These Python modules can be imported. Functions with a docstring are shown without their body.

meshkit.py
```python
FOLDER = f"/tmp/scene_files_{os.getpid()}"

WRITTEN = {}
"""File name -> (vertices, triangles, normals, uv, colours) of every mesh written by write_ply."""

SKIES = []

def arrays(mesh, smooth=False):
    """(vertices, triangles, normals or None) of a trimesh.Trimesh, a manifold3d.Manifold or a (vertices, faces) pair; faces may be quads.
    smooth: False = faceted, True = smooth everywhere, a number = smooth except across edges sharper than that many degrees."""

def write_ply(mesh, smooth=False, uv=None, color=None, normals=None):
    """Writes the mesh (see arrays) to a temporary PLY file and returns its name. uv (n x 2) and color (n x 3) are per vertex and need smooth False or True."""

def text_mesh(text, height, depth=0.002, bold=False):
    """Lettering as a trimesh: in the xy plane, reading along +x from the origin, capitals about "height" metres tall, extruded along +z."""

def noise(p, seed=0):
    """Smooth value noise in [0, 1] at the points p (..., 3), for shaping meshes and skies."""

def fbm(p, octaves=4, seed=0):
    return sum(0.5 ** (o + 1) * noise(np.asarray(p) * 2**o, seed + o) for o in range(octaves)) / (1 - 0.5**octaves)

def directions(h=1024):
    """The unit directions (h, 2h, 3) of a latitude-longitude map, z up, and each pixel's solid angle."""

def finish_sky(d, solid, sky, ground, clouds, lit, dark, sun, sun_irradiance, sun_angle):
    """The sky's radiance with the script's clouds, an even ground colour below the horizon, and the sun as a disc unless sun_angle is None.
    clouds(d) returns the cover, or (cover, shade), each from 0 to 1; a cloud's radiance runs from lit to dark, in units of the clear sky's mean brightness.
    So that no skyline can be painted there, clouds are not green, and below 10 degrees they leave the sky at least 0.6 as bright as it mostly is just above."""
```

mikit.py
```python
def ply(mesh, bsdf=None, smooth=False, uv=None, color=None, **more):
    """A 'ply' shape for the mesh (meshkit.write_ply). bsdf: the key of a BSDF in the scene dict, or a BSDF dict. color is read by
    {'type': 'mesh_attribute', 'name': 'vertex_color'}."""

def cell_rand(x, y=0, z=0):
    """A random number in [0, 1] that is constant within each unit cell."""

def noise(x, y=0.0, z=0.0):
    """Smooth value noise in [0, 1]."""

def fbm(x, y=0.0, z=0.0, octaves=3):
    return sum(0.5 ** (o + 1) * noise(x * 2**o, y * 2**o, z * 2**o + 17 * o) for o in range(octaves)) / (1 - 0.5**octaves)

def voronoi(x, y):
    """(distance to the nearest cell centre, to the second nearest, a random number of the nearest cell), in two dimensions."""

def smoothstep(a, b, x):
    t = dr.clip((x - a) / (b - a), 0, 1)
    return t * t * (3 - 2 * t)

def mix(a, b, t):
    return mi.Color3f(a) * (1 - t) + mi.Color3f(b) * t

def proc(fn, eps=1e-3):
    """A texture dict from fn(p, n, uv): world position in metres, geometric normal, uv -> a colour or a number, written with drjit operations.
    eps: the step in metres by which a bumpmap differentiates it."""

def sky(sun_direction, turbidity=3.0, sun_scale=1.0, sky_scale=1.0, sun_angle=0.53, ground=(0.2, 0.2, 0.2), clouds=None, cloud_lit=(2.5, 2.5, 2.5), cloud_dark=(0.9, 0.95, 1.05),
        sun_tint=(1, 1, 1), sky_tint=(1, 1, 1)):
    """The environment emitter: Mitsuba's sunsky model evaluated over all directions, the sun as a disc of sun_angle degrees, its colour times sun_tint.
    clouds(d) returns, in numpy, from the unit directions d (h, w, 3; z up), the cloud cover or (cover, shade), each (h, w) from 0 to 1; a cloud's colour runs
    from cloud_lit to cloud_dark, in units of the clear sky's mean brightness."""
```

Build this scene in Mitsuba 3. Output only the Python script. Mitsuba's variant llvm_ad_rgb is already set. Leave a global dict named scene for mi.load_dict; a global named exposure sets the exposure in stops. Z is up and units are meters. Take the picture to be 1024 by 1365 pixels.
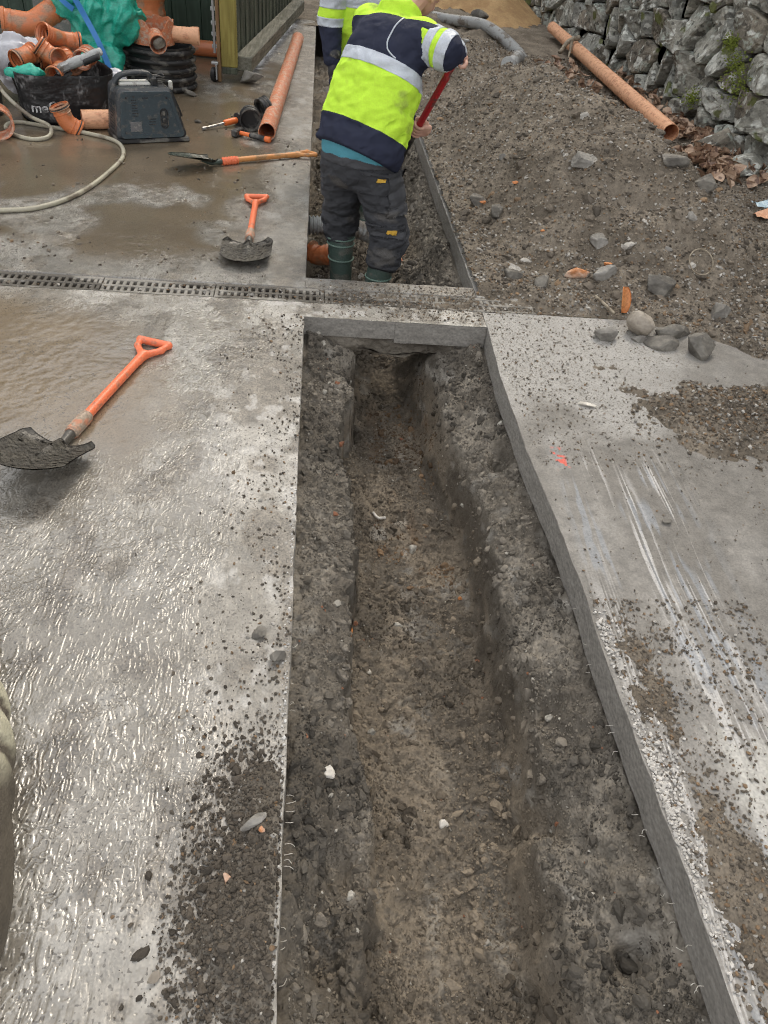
import math
import numpy as np, trimesh, mitsuba as mi, manifold3d as m3, mikit, meshkit
import drjit as dr
from mikit import proc, noise, fbm, voronoi, cell_rand, smoothstep, mix
from shapely.geometry import Polygon, Point, box as sbox
from scipy.spatial import Voronoi
T = mi.ScalarTransform4f
A = np.array
scene, labels = {}, {}

# ------------------------------------------------------------------ camera, sky, exposure
CAM = A([0, 0, 1.5])
FWD, UP = A([0.10714277, 0.75858889, -0.64270003]), A([-0.03000225, 0.6485935, 0.76054345])
scene['camera'] = {'type': 'perspective', 'fov': 2 * math.degrees(math.atan(0.512)), 'fov_axis': 'x', 'near_clip': 0.05, 'far_clip': 400,
                   'to_world': T().look_at(origin=CAM.tolist(), target=(CAM + FWD).tolist(), up=UP.tolist())}
scene['sky'] = mikit.sky([0.25, 0.75, 0.95], turbidity=3, sun_scale=0.2, sun_angle=20, clouds=lambda d: 1.0, sun_tint=(.92, .98, 1.06), cloud_lit=(2.5, 2.5, 2.52))
exposure = 2.6

# ------------------------------------------------------------------ helpers
def count(key):
    if key not in scene and key not in labels: return key
    n = 1
    while f'{key}_{n:03d}' in scene or f'{key}_{n:03d}' in labels: n += 1
    return f'{key}_{n:03d}'

def put(name, mesh, bsdf, label=None, cat=None, group=None, kind=None, smooth=False, color=None, uv=None, parent=None, **more):
    key = count((parent + '__' if parent else '') + name)
    scene[key] = mikit.ply(mesh, bsdf, smooth=smooth, color=color, uv=uv, **more)
    tag(key, label, cat, group, kind)
    return key

def tag(key, label=None, cat=None, group=None, kind=None):
    d = {k: v for k, v in (('label', label), ('category', cat), ('group', group), ('kind', kind)) if v}
    if d: labels[key] = d

def thing(name, label, cat, group=None):
    key = name; n = 1
    while key in labels or any(k == key or k.startswith(key + '__') for k in scene):
        key = f'{name}_{n:03d}'; n += 1
    tag(key, label, cat, group)
    return key

def rot(ax, deg): return trimesh.transformations.rotation_matrix(math.radians(deg), ax)[:3, :3]
def unit(v): v = A(v, float); return v / np.linalg.norm(v)
def frame(o, x, z=(0, 0, 1)):
    x = unit(x); y = unit(np.cross(z, x)); z2 = np.cross(x, y); M = np.eye(4); M[:3, 0], M[:3, 1], M[:3, 2], M[:3, 3] = x, y, z2, o; return M
def moved(mesh, M):
    m = mesh.copy(); m.apply_transform(M); return m
def cat_(ms): return trimesh.util.concatenate(ms)
def bx(c, s, ch=0.0):
    """box with chamfered edges: centre c, full size s"""
    s = A(s, float); c = A(c, float)
    if ch <= 0: return trimesh.creation.box(s, transform=trimesh.transformations.translation_matrix(c))
    h = s / 2; pts = []
    for sx in (-1, 1):
        for sy in (-1, 1):
            for sz in (-1, 1):
                for k in range(3):
                    q = A([sx, sy, sz]) * (h - ch); q[k] += A([sx, sy, sz])[k] * ch; pts.append(q)
    m = trimesh.convex.convex_hull(A(pts)); m.apply_translation(c); return m
def tm(man):
    m = man.to_mesh(); return trimesh.Trimesh(np.array(m.vert_properties[:, :3], float), np.array(m.tri_verts), process=False)
def mf(mesh): return m3.Manifold(m3.Mesh(np.asarray(mesh.vertices, np.float32), np.asarray(mesh.faces, np.uint32)))
def spline(pts, n):
    """Catmull-Rom through pts, n samples"""
    p = A(pts, float); p = np.vstack([2 * p[0] - p[1], p, 2 * p[-1] - p[-2]])
    seg = len(p) - 3; out = []
    for t in np.linspace(0, seg - 1e-6, n):
        i = int(t); u = t - i; a, b, c, d = p[i:i + 4]
        out.append(0.5 * (2 * b + (c - a) * u + (2 * a - 5 * b + 4 * c - d) * u * u + (3 * b - a - 3 * c + d) * u ** 3))
    return A(out)
def frames(p):
    t = np.gradient(p, axis=0); t /= np.linalg.norm(t, axis=1, keepdims=True)
    a = np.zeros_like(p); v = np.cross(t[0], [0, 0, 1.0] if abs(t[0][2]) < .9 else [1.0, 0, 0]); a[0] = unit(v)
    for i in range(1, len(p)):
        v = a[i - 1] - t[i] * (a[i - 1] @ t[i]); a[i] = unit(v)
    return t, a, np.cross(t, a)
def sweep(p, r, sides=16, closed_ring=False, caps=True):
    """round bar along the polyline p, radius r (number or per point)"""
    p = A(p, float); t, a, b = frames(p); r = np.broadcast_to(r, (len(p),)); ang = np.arange(sides) * 2 * np.pi / sides
    v = p[:, None] + r[:, None, None] * (np.cos(ang)[None, :, None] * a[:, None] + np.sin(ang)[None, :, None] * b[:, None])
    n = len(p); i, j = np.meshgrid(np.arange(n - 1), np.arange(sides), indexing='ij')
    q = np.stack([i * sides + j, i * sides + (j + 1) % sides, (i + 1) * sides + (j + 1) % sides, (i + 1) * sides + j], -1).reshape(-1, 4)
    f = [q[:, [0, 1, 2]], q[:, [0, 2, 3]]]; v = v.reshape(-1, 3)
    if caps:
        k = len(v); v = np.vstack([v, p[0], p[-1]]); j = np.arange(sides)
        f.append(np.stack([np.full(sides, k), (j + 1) % sides, j], 1)); e = (n - 1) * sides
        f.append(np.stack([np.full(sides, k + 1), e + j, e + (j + 1) % sides], 1))
    m = trimesh.Trimesh(v, np.vstack(f), process=False); return m
def pipe(p, ro, th=0.004, sides=32):
    """hollow pipe along p: outer radius ro per point, wall th; open at both ends"""
    p = A(p, float); ro = np.broadcast_to(ro, (len(p),)).astype(float)
    o = sweep(p, ro, sides, caps=False); i = sweep(p, ro - th, sides, caps=False); i.invert()
    n = len(o.vertices); j = np.arange(sides); k = (j + 1) % sides; e = n - sides
    f = [o.faces, i.faces + n, np.stack([j, k + n, k], 1), np.stack([j, j + n, k + n], 1), np.stack([e + j, e + k, e + k + n], 1), np.stack([e + j, e + k + n, e + j + n], 1)]
    return trimesh.Trimesh(np.vstack([o.vertices, i.vertices]), np.vstack(f), process=False)
def socket_path(p, r, ends=(True, True), L=0.055, th=0.004):
    """resamples p so that sockets (wider collars) stand at its ends; returns points and radii"""
    p = A(p, float); s = np.r_[0, np.cumsum(np.linalg.norm(np.diff(p, axis=0), axis=1))]; tot = s[-1]
    prof = []
    if ends[0]: prof += [(0, r + 2 * th), (.008, r + 2.6 * th), (.022, r + 2.6 * th), (.026, r + 1.2 * th), (L, r + 1.2 * th), (L + .004, r)]
    else: prof += [(0, r)]
    for t in np.linspace(.08, .92, 12): prof.append((t * tot, r))
    if ends[1]: prof += [(tot - a, b) for a, b in reversed([(0, r + 2 * th), (.008, r + 2.6 * th), (.022, r + 2.6 * th), (.026, r + 1.2 * th), (L, r + 1.2 * th), (L + .004, r)])]
    else: prof += [(tot, r)]
    prof.sort(key=lambda a: a[0]); d = A([a for a, _ in prof]); rr = A([b for _, b in prof])
    return np.stack([np.interp(d, s, p[:, k]) for k in range(3)], 1), rr
def bend_path(R, deg, l0, l1, n=14):
    """in local xz plane: starts along +x for l0, turns up by deg with radius R, then l1"""
    pts = [A([0, 0, 0])] + [A([l0 * t, 0, 0]) for t in (.5,)]
    for a in np.linspace(0, math.radians(deg), n): pts.append(A([l0 + R * math.sin(a), 0, R * (1 - math.cos(a))]))
    a = math.radians(deg); e = pts[-1]
    for t in (.5, 1): pts.append(e + A([math.cos(a), 0, math.sin(a)]) * l1 * t)
    return A(pts)
def grid(xs, ys, zf=None):
    X, Y = np.meshgrid(xs, ys, indexing='xy'); Z = zf(X, Y) if zf else X * 0
    v = np.stack([X, Y, Z], -1).reshape(-1, 3); nx = len(xs); i, j = np.meshgrid(np.arange(len(ys) - 1), np.arange(nx - 1), indexing='ij')
    a = (i * nx + j).ravel(); f = np.vstack([np.stack([a, a + 1, a + nx + 1], 1), np.stack([a, a + nx + 1, a + nx], 1)])
    return trimesh.Trimesh(v, f, process=False)
def graded(a, b, s0, k=0.0):
    """positions from a to b with a step growing with distance from the camera foot"""
    out = [a]
    while out[-1] < b: out.append(out[-1] + s0 * max(1, (abs(out[-1]) * k)))
    out[-1] = b; return A(out)
def fb(x, y, z=0.0, s=1.0, o=4, seed=0): return meshkit.fbm(np.stack([np.asarray(x) * s, np.asarray(y) * s, np.broadcast_to(z, np.shape(x)) * s], -1), o, seed) - 0.5
def sst(a, b, x): t = np.clip((x - a) / (b - a), 0, 1); return t * t * (3 - 2 * t)

def nets(f, lo, hi, h):
    """naive surface nets of the field f(points (n,3)) < 0 in a box"""
    lo, hi = A(lo, float), A(hi, float); n = np.ceil((hi - lo) / h).astype(int) + 1
    ax = [lo[k] + h * np.arange(n[k]) for k in range(3)]
    P = np.stack(np.meshgrid(*ax, indexing='ij'), -1)
    V = np.concatenate([f(P[i].reshape(-1, 3)) for i in range(n[0])]).reshape(n)
    S = V < 0; c = [S[i:n[0] - 1 + i, j:n[1] - 1 + j, k:n[2] - 1 + k] for i in (0, 1) for j in (0, 1) for k in (0, 1)]
    s = sum(x.astype(int) for x in c); act = (s > 0) & (s < 8); idx = -np.ones(act.shape, int); cells = np.argwhere(act); idx[act] = np.arange(len(cells))
    acc = np.zeros((len(cells), 3)); cnt = np.zeros(len(cells)); corners = A([[i, j, k] for i in (0, 1) for j in (0, 1) for k in (0, 1)])
    for a in range(8):
        for b in range(a + 1, 8):
            if abs(corners[a] - corners[b]).sum() != 1: continue
            va = V[tuple((cells + corners[a]).T)]; vb = V[tuple((cells + corners[b]).T)]; x = (va < 0) != (vb < 0)
            t = np.where(x, va / np.where(x, va - vb, 1), 0)[:, None]; pt = corners[a] * (1 - t) + corners[b] * t
            acc[x] += pt[x]; cnt[x] += 1
    v = lo + h * (cells + acc / cnt[:, None]); faces = []
    for d in range(3):
        e = [0, 0, 0]; e[d] = 1; A0 = S[:n[0] - e[0], :n[1] - e[1], :n[2] - e[2]]; B0 = S[e[0]:, e[1]:, e[2]:]
        o1, o2 = [k for k in range(3) if k != d]
        for sgn in (True, False):
            q = np.argwhere(A0 & ~B0 if sgn else ~A0 & B0); q = q[(q[:, o1] > 0) & (q[:, o2] > 0) & (q[:, o1] < n[o1] - 1) & (q[:, o2] < n[o2] - 1)]
            def cc(a, b): w = q.copy(); w[:, o1] -= a; w[:, o2] -= b; return idx[tuple(w.T)]
            quad = np.stack([cc(0, 0), cc(1, 0), cc(1, 1), cc(0, 1)], 1)
            if sgn == (d == 1): quad = quad[:, ::-1]
            faces.append(quad)
    q = np.vstack(faces); q = q[(q >= 0).all(1)]
    return trimesh.Trimesh(v, np.vstack([q[:, [0, 1, 2]], q[:, [0, 2, 3]]]), process=False)
def smin(a, b, k): h = np.clip(0.5 + 0.5 * (b - a) / k, 0, 1); return b + (a - b) * h - k * h * (1 - h)
def capsule(p, a, b, r0, r1):
    a, b = A(a, float), A(b, float); ab = b - a; t = np.clip((p - a) @ ab / (ab @ ab), 0, 1); return np.linalg.norm(p - a - t[:, None] * ab, axis=1) - (r0 + (r1 - r0) * t)
def ellip(p, c, r, R=None):
    q = p - A(c, float)
    if R is not None: q = q @ R
    r = A(r, float); k0 = np.linalg.norm(q / r, axis=1); k1 = np.linalg.norm(q / r ** 2, axis=1); return k0 * (k0 - 1) / np.maximum(k1, 1e-9)

def relax(m, n=3):
    """light smoothing that leaves alone any corner it would throw out of place"""
    o = np.array(m.vertices); q = trimesh.smoothing.filter_taubin(m.copy(), lamb=.5, nu=.52, iterations=n); v = np.array(q.vertices); bad = ~(np.linalg.norm(v - o, axis=1) < .007); v[bad] = o[bad]
    return trimesh.Trimesh(v, m.faces, process=False)
def rock(seed, size=(1, 1, 1), sub=2, planes=14, rough=0.04):
    r = np.random.default_rng(seed); s = trimesh.creation.icosphere(subdivisions=sub); d = s.vertices
    n = r.normal(size=(planes, 3)); n /= np.linalg.norm(n, axis=1, keepdims=True); off = r.uniform(0.55, .95, planes)
    dots = d @ n.T; rad = np.where(dots > 0.05, off / np.maximum(dots, 0.05), 9).min(1); rad = np.minimum(rad, 1.25)
    rad *= 1 + rough * 2 * (meshkit.fbm(d * 3 + seed * 7.3, 3, seed % 97) - .5)
    return trimesh.Trimesh(d * rad[:, None] * A(size) / 2, s.faces, process=False)
ROCKS = [rock(900 + k, (1, 1, 1), 0, 9, .2) for k in range(24)]
CLODS = [rock(950 + k, (1, 1, 1), 1, 10, .3) for k in range(24)]
OCTS = []
for k in range(12):
    r_ = np.random.default_rng(700 + k); o_ = A([[1, 0, 0], [0, 1, 0], [-1, 0, 0], [0, -1, 0], [0, 0, 1], [0, 0, -1]]) * .5 * r_.uniform(.7, 1.2, (6, 1)) + r_.normal(0, .06, (6, 3))
    OCTS.append(trimesh.Trimesh(o_, A([[0, 1, 4], [1, 2, 4], [2, 3, 4], [3, 0, 4], [1, 0, 5], [2, 1, 5], [3, 2, 5], [0, 3, 5]]), process=False))
def crumbs(pos, size, rng, tmpl=None, flat=0.75):
    """many small stones as one mesh; returns the mesh and the stone number of each vertex"""
    tmpl = tmpl or ROCKS; n = len(pos); q = rng.normal(size=(n, 4)); q /= np.linalg.norm(q, axis=1, keepdims=True); w, x, y, z = q.T
    R = np.stack([1 - 2 * (y * y + z * z), 2 * (x * y - z * w), 2 * (x * z + y * w), 2 * (x * y + z * w), 1 - 2 * (x * x + z * z), 2 * (y * z - x * w), 2 * (x * z - y * w), 2 * (y * z + x * w), 1 - 2 * (x * x + y * y)], 1).reshape(n, 3, 3)
    V = A([m.vertices for m in tmpl]); k = rng.integers(0, len(tmpl), n)
    sc = size[:, None] * np.stack([rng.uniform(.8, 1.3, n), rng.uniform(.7, 1.1, n), rng.uniform(.5, .9, n)], 1)
    v = np.einsum('nvk,njk->nvj', V[k] * sc[:, None], R); v[..., 2] *= flat; v += pos[:, None]
    f = tmpl[0].faces[None] + (np.arange(n) * V.shape[1])[:, None, None]
    return trimesh.Trimesh(v.reshape(-1, 3), f.reshape(-1, 3), process=False), np.repeat(np.arange(n), V.shape[1])

# ------------------------------------------------------------------ materials
def rgb(*c): return {'type': 'rgb', 'value': list(c)}
def mat(name, color, rough=0.6, bump=None, scale=1.0, eps=1e-3, two=False, **more):
    b = {'type': 'principled', 'base_color': proc(color) if callable(color) else (color if isinstance(color, dict) else rgb(*color)),
         'roughness': proc(rough) if callable(rough) else rough, **more}
    if bump is not None: b = {'type': 'bumpmap', 'arbitrary': proc(bump, eps), 'scale': float(scale), 'bsdf': b}
    if two: b = {'type': 'twosided', 'bsdf': b}
    scene[name] = b; return name
VC = {'type': 'mesh_attribute', 'name': 'vertex_color'}
# ---- ground materials
def lines(x, y):
    w = fbm(x * 15, y * 12, 3.0, 2); w2 = noise(x * 47, y * 37, 7.0)
    br = noise(x * 270 + w * 4, y * 46 + w2 * 3, 1.0) * .6 + noise(x * 110 + w * 3, y * 60, 13.0) * .4
    wo = 1 - dr.abs(2 * noise(x * 140 + w * 5, y * 92 + w2 * 5, 5.0) - 1)
    k = smoothstep(.38, .62, fbm(x * 3.3 + 8, y * 2.4, 29.0, 3) + .16 * smoothstep(1.0, 1.6, y) - .08)
    return br * (.6 - .25 * k) + wo * (.30 + .35 * k)
def mud(x, y):
    """where brown silty water stands on the left slab"""
    n = fbm(x * 2.3 + 4, y * 2.0, 11.0, 4)
    a = smoothstep(-0.35, -0.75, x + (n - .5) * .9) * smoothstep(1.45, 1.9, y + x * .35 + (n - .5) * .6) * smoothstep(3.25, 2.9, y + (n - .5) * .3)
    b = smoothstep(3.45, 3.7, y) * smoothstep(-.25, -.6, x + (n - .5) * 1.1) * smoothstep(.36, .52, n + .12 * smoothstep(4.3, 5.2, y))
    return dr.clip(a + b, 0, 1)
def dry(x, y):
    n = fbm(x * 3.1, y * 2.1, 21.0, 4)
    return smoothstep(-.36, -.12, x + (n - .5) * .5)
def slab_level(x, y): return dr.clip(.54 + .42 * mud(x, y) - .34 * dry(x, y) + .55 * (fbm(x * 5, y * 4, 31.0, 3) - .5), 0, 1.2)
def slab_wet(p):
    h = lines(p.x, p.y); l = slab_level(p.x, p.y); return h, l, smoothstep(l + .05, l - .05, h)
def slab_color(p, n, uv):
    h, l, w = slab_wet(p); x, y = p.x, p.y; m = mud(x, y); d = dry(x, y)
    f = noise(x * 240, y * 240, 2.0); g = fbm(x * 26, y * 26, 9.0, 3); s = fbm(x * 4.3, y * 3.1, 41.0, 4)
    conc = mix((.195, .181, .158), (.315, .30, .272), smoothstep(.3, .72, s)) * (0.62 + .7 * g)
    slurry = mix((.150, .134, .110), (.215, .198, .170), g)
    silt = mix((.185, .145, .098), (.13, .10, .068), fbm(x * 5, y * 5, 14.0, 3))
    c = mix(conc, slurry, w * .8)
    c = mix(c, silt, m * (.8 + .2 * w))
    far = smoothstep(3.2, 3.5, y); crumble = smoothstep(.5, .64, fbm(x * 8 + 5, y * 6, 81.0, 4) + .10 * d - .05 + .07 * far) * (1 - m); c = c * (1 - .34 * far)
    c = mix(c, mix((.085, .073, .058), (.15, .13, .105), f) * (.5 + g), crumble * .8)
    speck = smoothstep(.78, .86, noise(x * 185, y * 185, 61.0)) * (.3 + .7 * smoothstep(.4, .6, fbm(x * 7, y * 7, 71.0, 2)))
    c = mix(c, (.06, .052, .043), speck * .8)
    pale = smoothstep(.56, .76, fbm(x * 21, y * 15, 37.0, 4)) * d
    c = mix(c, (.43, .42, .40), pale * .6 * (1 - .75 * far))
    return c * (.84 + .32 * f)
def slab_rough(p, n, uv):
    h, l, w = slab_wet(p); film = 1 - dry(p.x, p.y); return .6 - .40 * dr.maximum(w, film * smoothstep(.35, .5, fbm(p.x * 12, p.y * 8, 47.0, 3) + .1))
def mix1(a, b, t): return a + (b - a) * t
def slab_bump(p, n, uv):
    h, l, w = slab_wet(p); x, y = p.x, p.y
    rip = (noise(x * 42 + 9, y * 34, 4.0) * .4 + noise(x * 95 + 9, y * 70, 6.0) * .2) * w * (.15 + .85 * smoothstep(.9, 1.6, y)) * smoothstep(.35, .6, fbm(x * 3.7, y * 4.3, 67.0, 2))
    film = (1 - dry(x, y)) * (1 - mud(x, y)) * smoothstep(.36, .60, fbm(x * 4.1, y * 3.0, 57.0, 3)) * (.55 + .45 * smoothstep(.9, 1.5, y)); return mix1(dr.maximum(h, l), h * 1.2, film * .85) + rip + (1 - w) * (.25 * noise(x * 260, y * 260, 3.0) + .5 * fbm(x * 40, y * 40, 8.0, 2))
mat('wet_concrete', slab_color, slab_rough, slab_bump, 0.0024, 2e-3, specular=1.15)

def rslab_color(p, n, uv):
    x, y = p.x, p.y; s = fbm(x * 3.3, y * 1.2, 5.0, 4); g = fbm(x * 30, y * 30, 9.0, 3)
    c = mix((.168, .158, .144), (.255, .244, .228), smoothstep(.3, .7, s)) * (.72 + .56 * g)
    wx = x + .03 * fbm(x * 3, y * 2, 15.0, 2) - .045 * (y - 1.6); rag = fbm(x * 40, y * 9, 27.0, 3)
    st = noise(wx * 210, y * 4.2, 2.0) * .45 + noise(wx * 75, y * 2.4, 6.0) * .3 + .35 * rag
    zone = smoothstep(.83, .90, wx) * smoothstep(1.36, 1.18, wx) * smoothstep(2.22, 2.0, y + .3 * (rag - .5))
    band = smoothstep(.44, .60, fbm(wx * 11, y * .9, 33.0, 3)); band = dr.maximum(band, smoothstep(.045, .02, dr.abs(wx - 1.20)))
    white = smoothstep(.50, .72, st) * band
    c = mix(c, (.52, .51, .495), white * zone * .75)
    blue = smoothstep(.60, .72, noise(wx * 80, y * 5.5, 44.0) * .7 + .3 * rag + .08) * smoothstep(.48, .62, fbm(wx * 9, y * 3.0, 51.0, 3)) * zone
    c = mix(c, (.26, .29, .33), blue * .45)
    bare = smoothstep(.98, 1.03, x + .10 * (y - .6) + .12 * (fbm(x * 12, y * 8, 73.0, 4) - .5)) * smoothstep(.98, .90, y + .2 * (rag - .5)); c = mix(c, mix((.34, .33, .305), (.47, .46, .43), st), bare)
    # sawing dust on the far corner, dried white
    d = smoothstep(2.1, 2.5, y + (fbm(x * 5, y * 5, 19.0, 3) - .5) * .9) * smoothstep(1.9, 1.4, x + (fbm(x * 6, y * 6, 23.0, 3) - .5) * .6)
    c = mix(c, mix((.39, .38, .362), (.27, .26, .243), g), d * .85)
    speck = smoothstep(.68, .80, noise(x * 150, y * 150, 61.0)) * (.2 + .5 * d)
    c = mix(c, (.11, .10, .085), speck * .8)
    red = smoothstep(.60, .68, noise(x * 75, y * 75, 90.0)) * smoothstep(.03, .01, dr.abs(x - .895)) * smoothstep(.08, .05, dr.abs(y - 2.09))
    c = mix(c, (.6, .12, .09), red)
    return c * (.85 + .3 * noise(x * 250, y * 250, 2.0))
def rslab_bump(p, n, uv): return .35 * noise(p.x * 170, p.y * 12, 3.0) + .5 * fbm(p.x * 60, p.y * 60, 8.0, 3)
mat('scraped_concrete', rslab_color, .62, rslab_bump, 0.003, 2e-3, specular=0.4)
def saw_color(p, n, uv):
    g = fbm(p.x * 22, p.y * 22, p.z * 60, 3); a = fbm(p.x * 130, p.y * 130, p.z * 130, 2)
    return mix((.17, .16, .145), (.28, .268, .248), g) * (.62 + .76 * a)
mat('sawn_concrete', saw_color, .5, lambda p, n, uv: noise(p.x * 40, p.y * 40, p.z * 300), .001)

def soil_base(p):
    x, y, z = p.x, p.y, p.z; c1 = fbm(x * 7, y * 7, z * 7, 4); c2 = fbm(x * 55, y * 55, z * 55 + 3, 3); c3 = noise(x * 230, y * 230, z * 230)
    return c1, c2, c3
def trench_color(p, n, uv):
    c1, c2, c3 = soil_base(p); x, y, z = p.x, p.y, p.z
    c = mix((.125, .110, .090), (.205, .184, .155), smoothstep(.3, .7, c1))
    deep = smoothstep(-.2, -.36, z)                       # the subsoil of the channel is browner than the made ground above
    c = mix(c, mix((.145, .118, .088), (.205, .172, .132), c1), deep * .85)
    iron = smoothstep(.5, .64, fbm(x * 9 + 3, y * 3.2, z * 5 + 9, 3)) * smoothstep(1.75, 2.3, y) * smoothstep(3.3, 2.9, y) * smoothstep(.23, .33, x) * smoothstep(.62, .5, x)
    c = mix(c, (.205, .128, .070), iron * .7 * deep)
    pale = smoothstep(.60, .72, fbm(x * 10, y * 10, z * 10 + 40, 3)); c = mix(c, (.255, .24, .215), pale * .65)
    clay = smoothstep(.44, .56, fbm(x * 7, y * 3.0, 88.0, 4)) * smoothstep(.31, .36, x) * smoothstep(.56, .50, x) * smoothstep(1.25, .9, y); c = mix(c, (.30, .275, .235), clay * .7)
    wet = smoothstep(.47, .60, fbm(x * 6 + 2, y * 3.5, z * 6 + 70, 4) + .10 * smoothstep(1.3, .8, y) * smoothstep(.25, .1, x)); c = mix(c, (.072, .062, .050), wet * .68)  # patches of dark moist soil, also standing in for shade in the trench
    return c * (.55 + .55 * c2 + .4 * c3)
def soil_bump(p, n, uv):
    return fbm(p.x * 60, p.y * 60, p.z * 60, 3) + .45 * noise(p.x * 240, p.y * 240, p.z * 240)
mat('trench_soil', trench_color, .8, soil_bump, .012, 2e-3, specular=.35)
def heap_color(p, n, uv):
    c1, c2, c3 = soil_base(p); c = mix((.112, .094, .073), (.185, .158, .126), smoothstep(.3, .7, c1))
    return c * (.5 + .6 * c2 + .4 * c3)
mat('heap_soil', heap_color, .85, soil_bump, .010, 3e-3, specular=.3)
def sand_color(p, n, uv):
    c1, c2, c3 = soil_base(p); return mix((.30, .19, .095), (.40, .27, .14), smoothstep(.3, .7, c1)) * (.7 + .4 * c2 + .2 * c3)
mat('sand', sand_color, .9, soil_bump, .012, 3e-3, specular=.3)
def earth_color(p, n, uv):
    c1, c2, c3 = soil_base(p); return mix((.085, .072, .055), (.14, .115, .085), c1) * (.6 + .8 * c2)
mat('bare_earth', earth_color, .9, specular=.3)
scene['crumb'] = {'type': 'principled', 'base_color': VC, 'roughness': .75, 'specular': .35}
mat('grate_iron', lambda p, n, uv: mix(mix((.15, .14, .122), (.27, .255, .23), fbm(p.x * 30, p.y * 30, p.z * 30, 3)), (.075, .067, .056), smoothstep(.42, .6, fbm(p.x * 6, p.y * 14, 3.0, 4) + .1 * smoothstep(-.4, -1.3, p.x))), .6, lambda p, n, uv: fbm(p.x * 90, p.y * 90, 1.0, 2), .003)
mat('black_mud', (.012, .011, .010), .7)

# ------------------------------------------------------------------ setting
XL, XR, YE, YF = -0.022, 0.80, 3.083, 3.50        # cut edges of the trench, the concrete bridge between YE and YF
def drain_dip(X, Y): return np.where(abs(Y - 3.31 - .012 * X) < .075, -.03, 0.0)
def slab_z(X, Y): return .006 * fb(X, Y, 0, 3, 4, 3) + .0016 * fb(X, Y, 0, 40, 3, 5) + drain_dip(X, Y) * (X > -1.9)
def edge_noise(Y): return .004 * fb(Y * 0, Y, 0, 14, 4, 8) * 2
put('ground', grid(A([-300, -30, -8, 8, 30, 300.]), A([-300, -20, -4, 30, 80, 300.]), lambda X, Y: X * 0 - .62), 'bare_earth', kind='structure')

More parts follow.
